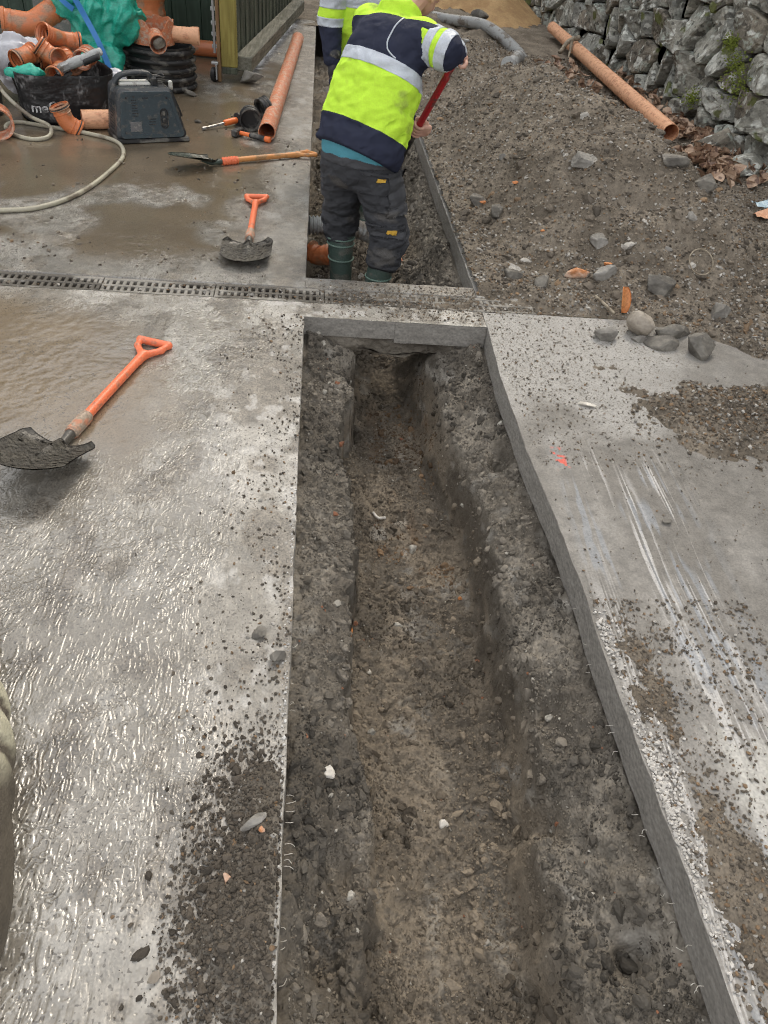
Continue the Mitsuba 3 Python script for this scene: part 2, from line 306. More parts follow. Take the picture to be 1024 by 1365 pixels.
def slab(xs, ys, edge_x=None, side=None, bsdf='wet_concrete', zf=slab_z, th=.105):
    m = grid(xs, ys, zf); v = m.vertices
    return m
def wall_strip(pts, z0, z1f, n=4, seed=0, amp=.0015, out=(1, 0)):
    """a cut face under the polyline pts: from the top heights down to z0"""
    pts = A(pts); k = np.linspace(0, 1, n); v = []
    for t in k:
        q = pts.copy(); q[:, 2] = pts[:, 2] * (1 - t) + z0 * t; a = amp * 2 * fb(q[:, 0] * 9, q[:, 1] * 9, q[:, 2] * 9, 4, 3, seed) * (0 if t == 0 else 1)
        q[:, 0] += out[0] * a; q[:, 1] += out[1] * a; v.append(q)
    v = A(v); L = len(pts); i, j = np.meshgrid(np.arange(n - 1), np.arange(L - 1), indexing='ij'); a = (i * L + j).ravel()
    return trimesh.Trimesh(v.reshape(-1, 3), np.vstack([np.stack([a, a + L + 1, a + 1], 1), np.stack([a, a + L, a + L + 1], 1)]), process=False)
# left slab: one sheet of wet concrete with its sawn edge along the trench
ysl = np.unique(np.r_[graded(-.6, .35, .05), graded(.35, 3.2, .0065), np.linspace(3.2, 3.42, 40), graded(3.42, 6.2, .014), graded(6.2, 16, .05)])
xsl = np.unique(np.r_[graded(-7, -2.4, .06), graded(-2.4, -1.2, .014), graded(-1.2, XL, .0065)])
ml = grid(xsl, ysl, slab_z); e = abs(ml.vertices[:, 0] - XL) < 1e-9; ml.vertices[e, 0] += edge_noise(ml.vertices[e, 1])
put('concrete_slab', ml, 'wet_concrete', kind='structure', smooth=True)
ep = ml.vertices[e]; ep = ep[np.argsort(ep[:, 1])]
put('sawn_face', wall_strip(ep, -.105, 0), 'sawn_concrete', kind='structure', smooth=True, parent='concrete_slab')
# right slab
ysr = np.unique(np.r_[graded(-.6, .35, .05), graded(.35, 3.4, .008), graded(3.4, 9.5, .03), graded(9.5, 16, .1)])
xsr = np.unique(np.r_[graded(XR, 1.9, .008), graded(1.9, 3.6, .05)])
mr = grid(xsr, ysr, lambda X, Y: .005 * fb(X, Y, 0, 3, 4, 13) + .0016 * fb(X, Y, 0, 40, 3, 15) + drain_dip(X, Y) * (X < 1.5))
e = abs(mr.vertices[:, 0] - XR) < 1e-9; ee = mr.vertices[e]
bow = np.interp(ee[:, 1], [0, .6, 1.0, 1.3, 1.42, 1.75, 2.1, 2.7, 3.08], [.003, .006, 0, -.002, .008, .001, -.016, -.016, .003])
mr.vertices[e, 0] += bow + .8 * edge_noise(ee[:, 1] + 40)
put('concrete_slab', mr, 'scraped_concrete', kind='structure', smooth=True)
ep = mr.vertices[e]; ep = ep[np.argsort(-ep[:, 1])]
put('sawn_face', wall_strip(ep, -.105, 0, seed=4, out=(1, 0)), 'sawn_concrete', kind='structure', smooth=True, parent='concrete_slab_001')
# the strip of concrete left standing between the two trenches
xsb = np.linspace(XL, XR, 110); ysb = np.linspace(YE, YF, 60)
mb = grid(xsb, ysb, lambda X, Y: .005 * fb(X, Y, 0, 3, 4, 23) + .002 * fb(X, Y, 0, 40, 3, 25) + drain_dip(X, Y))
v = mb.vertices; e0 = abs(v[:, 1] - YE) < 1e-9; e1 = abs(v[:, 1] - YF) < 1e-9
v[e0, 1] += 1.2 * edge_noise(v[e0, 0] + 3); v[e1, 1] += 1.2 * edge_noise(v[e1, 0] + 9)
put('concrete_bridge', mb, 'wet_concrete', kind='structure', smooth=True)
q = v[e0]; q = q[np.argsort(q[:, 0])]; a_, b_ = q[q[:, 0] <= .387], q[q[:, 0] >= .387 - .0075]
put('end_face', wall_strip(a_, -.085, 0, seed=5, out=(0, 1)), 'sawn_concrete', kind='structure', smooth=True, parent='concrete_bridge')
b_ = b_ - [0, .0025, 0]; put('end_face', wall_strip(b_, -.10, 0, seed=6, out=(0, 1)), 'sawn_concrete', kind='structure', smooth=True, parent='concrete_bridge')
q = v[e1]; q = q[np.argsort(-q[:, 0])]
put('end_face', wall_strip(q, -.105, 0, seed=7, out=(0, 1)), 'sawn_concrete', kind='structure', smooth=True, parent='concrete_bridge')
lip = wall_strip(np.c_[np.linspace(XL, XR, 160), np.full(160, YE + .006), np.full(160, -.078)], -.165, 0, n=16, seed=8, amp=0, out=(0, 1)); lv = lip.vertices
lv[:, 1] += .05 * fb(lv[:, 0], lv[:, 2], 0, 16, 4, 34) + .004; lv[:, 2] += .045 * fb(lv[:, 0], lv[:, 0] * 0, 0, 9, 3, 35) * (-.078 - lv[:, 2]) / .087
put('earth_lip', lip, 'trench_soil', kind='structure', smooth=True, parent='concrete_bridge')
und = grid(np.linspace(XL - .3, XR + .3, 90), np.linspace(YE + .008, YF - .008, 40), lambda X, Y: -.13 - .05 * (fb(X, Y, 0, 9, 4, 33) + .5)); und.invert()
put('underside', und, 'trench_soil', kind='structure', smooth=True, parent='concrete_bridge')

# earth inside the trench
def trench_z(X, Y):
    near = Y < 3.3
    xl = np.interp(Y, [.2, .55, .68, .85, 1.0, 1.15, 1.31, 1.53, 1.9, 2.12, 2.35, 2.5, 2.75, 2.99, 3.2, 3.5, 3.6, 10], [.14, .15, .17, .20, .185, .15, .15, .16, .165, .18, .135, .15, .19, .205, .21, .2, -.08, -.08])
    xr = np.interp(Y, [.2, .5, .7, .86, 1.06, 1.3, 1.66, 2.12, 2.4, 2.8, 3.1, 3.5, 3.7, 5, 10], [.60, .60, .60, .60, .615, .64, .63, .65, .60, .575, .56, .56, .62, .62, .6])
    wob = .03 * fb(X, Y, 0, 5, 4, 51) * 2; xl = xl + wob + .022 * fb(X, Y, 0, 24, 3, 53) * 2; xr = xr + .035 * fb(X, Y, 0, 5, 4, 52) * 2
    zl = -.125 - .05 * sst(.0, .16, X) - np.interp(Y, [.2, .8, 1.15, 1.35, 4], [.10, .08, .03, .0, 0]) * sst(.0, .14, X)
    zr = -.115 - np.interp(Y, [.2, 1.2, 1.8, 2.3, 2.8, 3.5, 3.7, 10], [.12, .10, .09, .10, .08, .04, .22, .2]) * sst(.80, .62, X)
    fl = np.interp(Y, [.2, .7, 1.1, 2.2, 3, 3.6, 10], [-.40, -.41, -.43, -.475, -.50, -.44, -.43])
    fl = fl + .05 * sst(.12, .0, abs(X - .40) - .08) * -.4 + .03 * sst(.56, .66, X) + .02 * sst(.27, .2, X)
    wl = np.interp(Y, [.2, 1.0, 1.3, 3, 3.6, 10], [.035, .025, .012, .012, .012, .03]); wr = np.interp(Y, [.2, 1.0, 1.4, 2.2, 2.5, 3.1, 3.7, 10], [.05, .04, .028, .022, .05, .05, .22, .22])
    a = sst(xl - wl * .4, xl + wl, X); b = sst(xr - wr, xr + wr * .6, X)
    # a shelf cut half way down the right-hand side
    z = zl * (1 - a) + fl * a; z = z * (1 - b) + zr * b
    lump = .05 * fb(X, Y, z, 9, 4, 61) + .05 * (np.abs(fb(X, Y, z, 15, 3, 64)) - .12)
    for cx, cy, rx, ry, dp in ((.05, .60, .05, .10, .14), (.10, .78, .05, .06, .07), (.20, 2.93, .03, .09, .12), (.575, 2.93, .035, .10, .10), (.60, 2.62, .04, .06, .06), (.63, .90, .035, .05, .09), (.73, .56, .04, .05, .10), (.75, 2.28, .03, .05, .10), (.69, 1.18, .04, .07, .06), (.12, 2.32, .03, .05, .05)):
        z = z - dp * np.exp(-(((X - cx) / rx) ** 2 + ((Y - cy) / ry) ** 2) * (1 + .8 * fb(X, Y, 0, 12, 2, 68)))
    z = z + .045 * sst(2.92, 3.07, Y) * sst(3.6, 3.4, Y) * (1 - sst(.17, .24, X) * sst(.60, .53, X)) * .8
    far = sst(3.55, 3.9, Y); z = z + lump * (1 + .8 * far) + .030 * fb(X, Y, 0, 34, 3, 62) + .016 * fb(X, Y, 0, 95, 2, 63) + .02 * np.maximum(0, np.abs(fb(X, Y, 0, 24, 3, 66)) - .1)
    # slumped spoil inside the far trench
    z = z + far * (.16 * np.exp(-((X - .62) / .16) ** 2 - ((Y - 4.2) / .35) ** 2) + .12 * np.exp(-((X - .55) / .2) ** 2 - ((Y - 5.6) / .8) ** 2))
    return np.where((X < XL + .02) | (X > XR - .02), np.minimum(z, -.108), np.minimum(z, -.075))
yt = np.unique(np.r_[graded(.15, 3.6, .0058), graded(3.6, 6, .012), graded(6, 11.6, .03)]); xt = np.unique(np.r_[np.linspace(-.06, .86, 172)])
mt = grid(xt, yt, trench_z)
v = mt.vertices; steep = 1.0
v[:, 0] += .03 * fb(v[:, 0], v[:, 1], v[:, 2], 20, 3, 71) * ((v[:, 0] > 0.01) & (v[:, 0] < .78)); v[:, 1] += .03 * fb(v[:, 0], v[:, 1], v[:, 2], 20, 3, 72)
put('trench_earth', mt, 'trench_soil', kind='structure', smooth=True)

# spoil heap on the right slab, with its gravel
def heap_z(X, Y):
    w = fb(X, Y, 0, 1.3, 3, 81)
    ylip = np.interp(X, [.7, .81, 1.38, 1.87, 2.04, 2.6, 3.6], [3.36, 3.36, 3.24, 3.07, 2.9, 2.6, 2.4]) + .1 * fb(X, Y, 0, 6, 3, 82)
    up = sst(-.02, 1.55, Y - ylip); hx = sst(.74, 1.70, X) * (1 - .98 * sst(1.9, 2.62, X)); back = 1 - .75 * sst(5.6, 8.6, Y)
    z = .50 * up * hx * back + .045 * sst(-.03, .12, Y - ylip) - .02
    z = z + (.22 * w + .20 * fb(X, Y, 0, 3.0, 4, 83)) * sst(0, .8, Y - ylip) * sst(.8, 1.1, X) * (1 - .9 * sst(2.2, 2.65, X)) + .05 * fb(X, Y, 0, 15, 3, 84) * sst(-.05, .05, Y - ylip) + .012 * fb(X, Y, 0, 60, 3, 85) * sst(-.05, .05, Y - ylip)
    return np.maximum(z, -.03 + .03 * sst(3.3, 3.6, Y))
mh = grid(np.unique(np.r_[np.linspace(XR + .012, 3.0, 230), np.linspace(3.0, 3.6, 20)]), np.unique(np.r_[graded(2.3, 6.5, .013), graded(6.5, 16, .06)]), heap_z)
put('spoil_heap', mh, 'heap_soil', kind='structure', smooth=True)
def spread_z(X, Y):
    d = np.hypot((X - 1.95) / .80, (Y - 2.38 + .18 * (X - 1.9)) / .42) + .85 * fb(X, Y, 0, 3.2, 5, 91) + .4 * fb(X, Y, 0, 17, 3, 93)
    return -.012 + .10 * sst(1.02, .15, d) + .012 * fb(X, Y, 0, 30, 3, 92)
put('spoil_spread', grid(np.linspace(.9, 2.8, 210), np.linspace(1.6, 3.05, 170), spread_z), 'heap_soil', kind='structure', smooth=True)
def sand_z(X, Y):
    d = np.hypot((X - 2.35) / 1.5, (Y - 14.6) / 2.6); return .62 * sst(1.0, .1, d) - .03 + .07 * fb(X, Y, 0, 2.2, 4, 95) + .03 * fb(X, Y, 0, 9, 3, 96)
put('sand', grid(np.linspace(.2, 3.7, 120), np.linspace(11.5, 19, 160), sand_z), 'sand', kind='structure', smooth=True)
put('ground', grid(np.linspace(-6, 4.2, 120), np.linspace(11.2, 30, 160), lambda X, Y: .01 + .06 * fb(X, Y, 0, 2, 4, 97)), 'heap_soil', kind='structure', smooth=True)
# ------------------------------------------------------------------ loose stones and soil crumbs
def grade(rng, n, pale=.12, warm=.15, k=1.0, spread=(.55, 1.5)):
    """one colour per crumb: dark earth clods, grey and brown stones, a few pale chips"""
    base = k * A([.120, .101, .080]) * rng.uniform(*spread, (n, 1)); u = rng.random(n)
    base[u < pale] = A([.30, .285, .26]) * rng.uniform(.6, 1.35, ((u < pale).sum(), 1))
    w = (u > 1 - warm); base[w] = A([.17, .115, .07]) * rng.uniform(.6, 1.3, (w.sum(), 1))
    return base
def strew(name, kindlabel, xy, zf, size, rng, tmpl=None, sink=.1, **g):
    z = zf(xy[:, 0], xy[:, 1]); m, k = crumbs(np.c_[xy, z + size * (.28 - sink)], size, rng, tmpl)
    return put(name, m, 'crumb', kindlabel, 'soil' if 'soil' in name else 'gravel', kind='stuff', color=grade(rng, len(xy), **g)[k])
rng = np.random.default_rng(5)
def psize(rng, n, a, b, k=2.2): return a + (b - a) * rng.random(n) ** k
def soil_pal(xy, z, rng):
    """the colour of a clod: grey made ground above, brown subsoil in the channel, rusty where iron stains it"""
    n = len(xy); t = sst(-.2, -.36, z)[:, None]; c = A([.160, .143, .120]) * (1 - t) + A([.175, .145, .110]) * t
    iron = ((fb(xy[:, 0], xy[:, 1], 0, 5, 3, 107) > .02) & (xy[:, 1] > 1.9) & (xy[:, 1] < 3.2) & (abs(xy[:, 0] - .43) < .14) & (z < -.3))[:, None]; c = np.where(iron, A([.18, .118, .070]), c)
    wet = sst(-.03, .10, fb(xy[:, 0], xy[:, 1], 0, 4, 4, 109) + .10 * sst(1.3, .8, xy[:, 1]) * sst(.25, .1, xy[:, 0]))[:, None]; c = c * (1 - .52 * wet) * rng.uniform(.6, 1.35, (n, 1)); u = rng.random(n); p = u < .018; c[p] = A([.36, .34, .30]) * rng.uniform(.7, 1.3, (p.sum(), 1)); p = u > .9965; c[p] = A([.26, .12, .07]); return c  # darker moist clods, which also paint in the missing trench shade
scene['clod'] = {'type': 'bumpmap', 'arbitrary': proc(soil_bump, 2e-3), 'scale': .006, 'bsdf': {'type': 'principled', 'base_color': VC, 'roughness': .8, 'specular': .35}}
def strew_soil(name, label, xy, size, rng, tmpl, sink):
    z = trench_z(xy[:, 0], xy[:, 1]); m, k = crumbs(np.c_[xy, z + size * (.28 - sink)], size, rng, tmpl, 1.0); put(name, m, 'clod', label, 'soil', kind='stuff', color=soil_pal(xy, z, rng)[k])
n = 8000; xy = np.c_[rng.uniform(.0, .785, n), .28 + 3.0 * rng.random(n) ** 1.15]; den = fb(xy[:, 0], xy[:, 1], 0, 7, 3, 103) + .5; floor_ = (xy[:, 0] > .22) & (xy[:, 0] < .56); xy = xy[rng.random(n) < np.clip(den * 2 - .35, .08, 1) * np.where(floor_, .45, 1)]
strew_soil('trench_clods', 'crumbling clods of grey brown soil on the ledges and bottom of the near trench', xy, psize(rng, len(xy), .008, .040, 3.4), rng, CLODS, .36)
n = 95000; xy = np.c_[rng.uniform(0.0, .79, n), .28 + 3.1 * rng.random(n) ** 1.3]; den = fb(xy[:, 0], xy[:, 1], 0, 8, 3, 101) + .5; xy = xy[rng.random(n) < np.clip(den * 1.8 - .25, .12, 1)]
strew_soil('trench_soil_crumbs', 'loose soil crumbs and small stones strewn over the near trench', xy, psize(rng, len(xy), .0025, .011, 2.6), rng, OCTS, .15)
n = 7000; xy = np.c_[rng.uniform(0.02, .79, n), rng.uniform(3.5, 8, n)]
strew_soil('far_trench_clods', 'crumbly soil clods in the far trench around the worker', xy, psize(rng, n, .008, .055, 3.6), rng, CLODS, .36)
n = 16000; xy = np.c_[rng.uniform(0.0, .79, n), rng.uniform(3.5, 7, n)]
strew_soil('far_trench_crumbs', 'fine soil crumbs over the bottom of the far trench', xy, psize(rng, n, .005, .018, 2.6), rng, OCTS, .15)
# heap
n = 70000; xy = np.c_[rng.uniform(.80, 3.3, n), 2.9 + 7.5 * rng.random(n) ** 1.7]
z = heap_z(xy[:, 0], xy[:, 1]); keep = z > .002; xy = xy[keep]
strew('heap_gravel', 'brown gravel and grit covering the spoil heap', xy, heap_z, psize(rng, len(xy), .006, .026, 2.6) * (1 + .25 * np.maximum(0, xy[:, 1] - 5) / 3), rng, OCTS, sink=.12, pale=.26, warm=.12, k=1.1, spread=(.35, 1.7))
n = 1500; xy = np.c_[rng.uniform(.82, 3.0, n), 3.1 + 4 * rng.random(n) ** 1.3]; z = heap_z(xy[:, 0], xy[:, 1]); xy = xy[z > .01]
strew('heap_soil_clods', 'dark clods half buried in the gravel of the spoil heap', xy, heap_z, psize(rng, len(xy), .025, .085, 3), rng, CLODS, sink=.4, pale=.08, warm=.05, k=.9)
n = 20000; xy = np.c_[rng.normal(1.85, .50, n), rng.normal(2.40, .27, n)]; z = spread_z(xy[:, 0], xy[:, 1]); xy = xy[(rng.random(n) < .28 + 30 * z) & (xy[:, 0] > .88) & (xy[:, 1] < 3.1)]
strew('spread_gravel', 'brown gravel spread in a low tongue over the right-hand concrete', xy, lambda a, b: np.maximum(spread_z(a, b), .0), psize(rng, len(xy), .005, .024, 2.6), rng, OCTS, pale=.14, warm=.2)
# bits on the concrete, thick along the edges
def flat_z(x, y): return x * 0 + .001
n = 2600; x = -.022 - np.abs(rng.normal(0, .13, n)); y = rng.uniform(.35, 3.1, n); xy = np.c_[x, y]
den = fb(x, y, 0, 5, 3, 111) + .5; xy = xy[(rng.random(n) < np.clip(den * 2.4 - .75, .05, 1))]
strew('slab_soil_crumbs', 'dark soil crumbs scattered on the wet concrete beside the trench', xy, flat_z, psize(rng, len(xy), .003, .013, 2.6), rng, ROCKS, sink=.1, pale=.06, k=.6)
n = 2600; x = rng.uniform(-2.4, -.03, n); y = 3.35 + 4.5 * rng.random(n) ** 1.3; xy = np.c_[x, y]; den = fb(x, y, 0, 3, 3, 113) + .5; xy = xy[rng.random(n) < np.clip(den * 3 - 1.2, .02, 1)]
strew('slab_grit', 'dark grit lying on the wet concrete beyond the drain', xy, flat_z, psize(rng, len(xy), .006, .028, 3), rng, OCTS, sink=.15, pale=.02)
n = 2600; x = .81 + np.abs(rng.normal(0, .38, n)); y = rng.uniform(2.05, 3.3, n); xy = np.c_[x, y]; xy = xy[x < 2.2]
strew('dust_crumbs', 'dark crumbs dotted over the dusty corner of the right-hand concrete', xy, flat_z, psize(rng, len(xy), .003, .014, 3), rng, OCTS, sink=.1, pale=.05)
n = 900; xy = np.c_[rng.uniform(.82, 1.7, n), rng.uniform(.35, 2.1, n)]
strew('scraped_slab_crumbs', 'small crumbs on the scraped concrete to the right of the trench', xy, flat_z, psize(rng, n, .003, .011, 3), rng, OCTS, sink=.1, pale=.05)
n = 3200; xy = np.c_[rng.uniform(-.0, .8, n), rng.uniform(3.1, 3.48, n)]; xy = xy[(rng.random(n) < .35 + .65 * xy[:, 0])]
strew('bridge_crumbs', 'crumbs and grit on the concrete strip between the two trenches', xy, flat_z, psize(rng, len(xy), .003, .014, 2.6), rng, OCTS, sink=.1, pale=.1)
# soil heaped along the left edge near the camera, and the mat of soil on the right edge
def lipsoil_z(X, Y):
    d = np.hypot((X + .06) / .13, (Y - .62) / .34) + .8 * fb(X, Y, 0, 9, 4, 121); return np.where(X > -.03, -.05, -.012 + .045 * sst(1.05, .2, d) + .012 * fb(X, Y, 0, 50, 3, 122))
put('soil_lip', grid(np.linspace(-.36, -.03, 120), np.linspace(.22, 1.2, 200), lipsoil_z), 'trench_soil', 'dark crumbly soil heaped along the left trench edge', 'soil', kind='stuff', smooth=True)
n = 9000; xy = np.c_[rng.normal(-.09, .08, n), rng.normal(.60, .2, n)]; xy = xy[(xy[:, 0] < -.026)]; d = np.hypot((xy[:, 0] + .06) / .16, (xy[:, 1] - .62) / .40) + .55 * fb(xy[:, 0], xy[:, 1], 0, 9, 4, 121); xy = xy[(d < 1.1) | (rng.random(len(xy)) < .12)]
strew('lip_soil_crumbs', 'dark wet soil crumbs on the lip of soil along the left trench edge', xy, lambda a, b: np.maximum(lipsoil_z(a, b), .001), psize(rng, len(xy), .0025, .013, 2.8), rng, ROCKS, sink=.15, pale=.02, warm=.02, k=.55)
n = 300; xy = np.c_[rng.normal(-.09, .06, n), rng.normal(.62, .2, n)]; xy = xy[xy[:, 0] < -.035]; strew('lip_soil_clods', 'larger dark clods in the soil lip along the left trench edge', xy, lambda a, b: np.maximum(lipsoil_z(a, b), .001), psize(rng, len(xy), .010, .034, 3.5), rng, CLODS, sink=.38, pale=.0, warm=.0, k=.6)
def matsoil_z(X, Y):
    d = .35 + np.abs(X - .905 - .05 * (.8 - Y)) / .135 + .9 * sst(1.25, 1.45, Y) + .45 * np.exp(-((Y - .98) / .09) ** 2) + 1.5 * fb(X, Y, 0, 6, 5, 131) + .6 * fb(X, Y, 0, 26, 4, 133); return np.where(X < .815, -.03, -.010 + .024 * sst(1.05, .35, d) + .010 * fb(X, Y, 0, 55, 3, 132))
put('soil_mat', grid(np.linspace(.81, 1.3, 150), np.linspace(.2, 1.42, 240), matsoil_z), 'heap_soil', 'trampled brown soil caked on the right-hand concrete beside the trench', 'soil', kind='stuff', smooth=True)
n = 13000; xy = np.c_[rng.uniform(.815, 1.28, n), rng.uniform(.25, 1.42, n)]; z = matsoil_z(xy[:, 0], xy[:, 1]); xy = xy[(z > -.002) | (rng.random(n) < .10) | ((z > -.0095) & (rng.random(n) < .5))]
strew('mat_soil_crumbs', 'brown soil crumbs on the soil caked beside the right trench edge', xy, lambda a, b: np.maximum(matsoil_z(a, b), .001), psize(rng, len(xy), .003, .014, 2.8), rng, ROCKS, sink=.15, pale=.07)
# white cement crumbs along the chipped right edge
scene['cement_crumb'] = {'type': 'principled', 'base_color': VC, 'roughness': .9, 'specular': .2}
n = 1700; y = np.r_[rng.normal(.86, .10, n // 2), rng.normal(1.28, .05, n // 8), rng.normal(.6, .12, n // 8)]; x = .808 + np.abs(rng.normal(0, .028, len(y)))
m, k = crumbs(np.c_[x, y, x * 0 + .003], psize(rng, len(y), .003, .013, 2), rng, ROCKS)
put('cement_crumbs', m, 'cement_crumb', 'white cement crumbs along the chipped right edge of the trench', 'cement crumbs', kind='stuff', color=(A([.52, .50, .47]) * rng.uniform(.6, 1.15, (len(y), 1)))[k])
n = 260; y = rng.uniform(.4, 1.9, n); x = -.026 - np.abs(rng.normal(0, .006, n))
m, k = crumbs(np.c_[x, y, x * 0 + .001], psize(rng, n, .003, .012, 2), rng, ROCKS)
put('cement_crumbs', m, 'cement_crumb', 'white cement crumbs along the left sawn edge of the trench', 'cement crumbs', kind='stuff', color=(A([.55, .54, .52]) * rng.uniform(.6, 1.15, (n, 1)))[k])

# single stones that can be told apart
def stone_color(a, b, sc=14):
    def fn(p, n, uv):
        g = fbm(p.x * sc, p.y * sc, p.z * sc, 4); f = fbm(p.x * 90, p.y * 90, p.z * 90, 2)
        return mix(a, b, smoothstep(.3, .7, g)) * (.7 + .6 * f)
    return fn
def stone_bump(p, n, uv): return fbm(p.x * 70, p.y * 70, p.z * 70, 3)
mat('stone_grey', stone_color((.15, .14, .125), (.26, .25, .23)), .7, stone_bump, .006)
mat('stone_dark', stone_color((.085, .078, .068), (.17, .158, .138)), .7, stone_bump, .006)
mat('stone_buff', stone_color((.22, .19, .155), (.32, .285, .24)), .65, stone_bump, .003)
mat('stone_pale', stone_color((.45, .42, .37), (.6, .57, .52)), .7, stone_bump, .003)
mat('brick_orange', stone_color((.42, .17, .065), (.55, .42, .33), 22), .75, stone_bump, .005)
mat('terracotta', stone_color((.45, .16, .05), (.52, .22, .08)), .6)
def place_stone(name, seed, x, y, size, bsdf, zf, label, group=None, rz=0, sink=.3, sub=3, tilt=0, cat='stone'):
    m = rock(seed, size, sub); m.apply_transform(trimesh.transformations.rotation_matrix(math.radians(tilt), [1, .4, 0])); m.apply_transform(trimesh.transformations.rotation_matrix(math.radians(rz), [0, 0, 1]))
    z0 = float(zf(A([x]), A([y]))[0]); m.apply_translation([x, y, z0 - m.bounds[0][2] - sink * size[2]])
    return put(name, m, bsdf, label, cat, group, smooth=18)
hz = lambda a, b: np.maximum(heap_z(a, b), 0)
def cobble():
    m = rock(11, (.125, .115, .105), 3, 5, .02); m = trimesh.smoothing.filter_taubin(m, iterations=12); m.apply_translation([1.52, 3.11, .05]); return m
put('cobble', cobble(), 'stone_buff', 'smooth rounded buff cobble lying at the foot of the spoil heap', 'stone', smooth=True)
place_stone('stone', 12, 1.345, 3.045, (.115, .10, .075), 'stone_grey', hz, 'pale grey angular stone on dusty concrete left of the round cobble', rz=20)
place_stone('stone', 13, 1.61, 3.00, (.16, .12, .085), 'stone_dark', hz, 'flat dark grey stone just right of the round cobble', rz=-15)
place_stone('stone', 14, 1.745, 2.95, (.13, .13, .13), 'stone_dark', hz, 'upright pointed dark stone, last in the row at the heap foot', rz=40, sink=.15)
place_stone('stone', 15, 1.50, 3.03, (.07, .06, .04), 'stone_grey', hz, 'small flat stone tucked against the right underside of the cobble', rz=70)
place_stone('stone', 16, 1.70, 3.12, (.17, .10, .10), 'stone_dark', hz, 'dull brown stone half buried behind the upright pointed stone', rz=10, sink=.4)
place_stone('stone', 17, 1.96, 3.25, (.11, .10, .10), 'stone_grey', hz, 'blocky grey stone on the heap below the wire ring', rz=35)
place_stone('stone', 18, 1.72, 3.45, (.20, .14, .09), 'stone_dark', hz, 'broad flat grey stone on the heap left of the wire ring', rz=-20, sink=.45)
place_stone('stone', 19, 1.02, 3.62, (.09, .08, .10), 'stone_dark', hz, 'dark brown stone standing beside the far trench corner', rz=0, sink=.25)
place_stone('stone', 20, 1.15, 3.55, (.12, .09, .075), 'stone_dark', hz, 'dark flat lump right of the stone beside the far trench corner', rz=30, sink=.3)
place_stone('stone', 21, 1.47, 3.55, (.13, .09, .08), 'stone_grey', hz, 'grey slab shaped stone just right of the orange brick lump', rz=25, sink=.4)
place_stone('stone', 22, 1.50, 3.83, (.12, .09, .08), 'stone_grey', hz, 'grey stone on the heap above the orange brick lump', rz=75, sink=.4)
place_stone('stone', 23, 1.95, 4.25, (.15, .12, .10), 'stone_dark', hz, 'large dark stone half way up the heap, left one of a pair', rz=15, sink=.4)
place_stone('stone', 24, 2.12, 4.12, (.15, .11, .10), 'stone_dark', hz, 'large dark stone half way up the heap, right one of a pair', rz=-40, sink=.4)
place_stone('stone', 25, 1.50, 4.35, (.19, .13, .10), 'stone_grey', hz, 'long grey stone lying in the middle of the heap', rz=20, sink=.45)
place_stone('stone', 26, .99, 4.60, (.13, .10, .09), 'stone_dark', hz, 'dark clod on the heap edge above the far trench face', rz=20, sink=.35)
place_stone('stone', 27, 1.06, 4.35, (.11, .10, .08), 'stone_dark', hz, 'smaller dark clod below the clod above the far trench face', rz=50, sink=.35)
place_stone('stone', 28, 2.0, 2.62, (.12, .12, .12), 'stone_dark', lambda a, b: a * 0, 'dark stone at the right picture edge on the gravel tongue', rz=20, sink=.2)
place_stone('stone', 29, 1.165, 1.76, (.034, .025, .018), 'stone_dark', flat_z, 'lone dark pebble on the scraped concrete', rz=20, sink=.1)
place_stone('brick_lump', 31, 1.335, 3.62, (.14, .09, .085), 'brick_orange', hz, 'weathered orange brick lump lying on the spoil heap', rz=12, sink=.3, cat='brick')
place_stone('stone', 32, .405, .985, (.030, .022, .018), 'stone_pale', trench_z, 'whitish pebble in the middle of the trench bottom', rz=70, sink=.1)
place_stone('stone', 33, .085, .985, (.030, .030, .022), 'stone_pale', trench_z, 'pale quartz pebble on the dark left ledge of the trench', rz=70, sink=.1)
place_stone('stone', 34, -.055, 1.19, (.045, .035, .035), 'stone_dark', flat_z, 'dark grey stone on the concrete at the left trench edge', rz=10, sink=.1)
place_stone('stone', 35, -.10, 1.27, (.05, .035, .022), 'stone_dark', flat_z, 'dark flat clod on the concrete beyond the stone at the left edge', rz=60, sink=.1)
place_stone('stone', 36, -.235, .49, (.030, .016, .014), 'stone_buff', flat_z, 'oval brown pebble on wet concrete near the bottom picture edge', rz=60, sink=.1)
place_stone('stone', 37, -.125, .655, (.016, .016, .013), 'brick_orange', lipsoil_z, 'tan pebble, left one on the soil lip at the trench edge', sink=0.05)
place_stone('stone', 38, -.062, .735, (.014, .016, .013), 'brick_orange', lipsoil_z, 'orange pebble beside a blue grey flake on the soil lip', sink=0.05)
place_stone('stone', 39, -.08, .755, (.05, .03, .02), 'stone_grey', lipsoil_z, 'blue grey flake of stone on the soil lip', rz=40, sink=.1)
# terracotta shard, stick, wire ring on the heap
def shard():
    a = np.linspace(-.8, .8, 10); z = np.linspace(-.06, .06, 9); AA, ZZ = np.meshgrid(a, z); s = np.sqrt(np.maximum(.05, 1 - (ZZ / .068) ** 2)); v = np.stack([.045 * np.sin(AA * s), .045 * np.cos(AA * s) - .045, ZZ], -1).reshape(-1, 3)
    g = grid(np.arange(10.), np.arange(9.)); o = trimesh.Trimesh(v, g.faces, process=False); i = o.copy(); i.vertices[:, 1] -= .006; i.invert()
    b = [k for k in range(10)] + [10 * r + 9 for r in range(1, 9)] + [80 + k for k in range(8, -1, -1)] + [10 * r for r in range(7, 0, -1)]
    f = []; N = len(v)
    for p, q in zip(b, b[1:] + b[:1]): f += [[p, p + N, q], [q, p + N, q + N]]
    return trimesh.Trimesh(np.vstack([o.vertices, i.vertices]), np.vstack([o.faces, i.faces, f]), process=False)
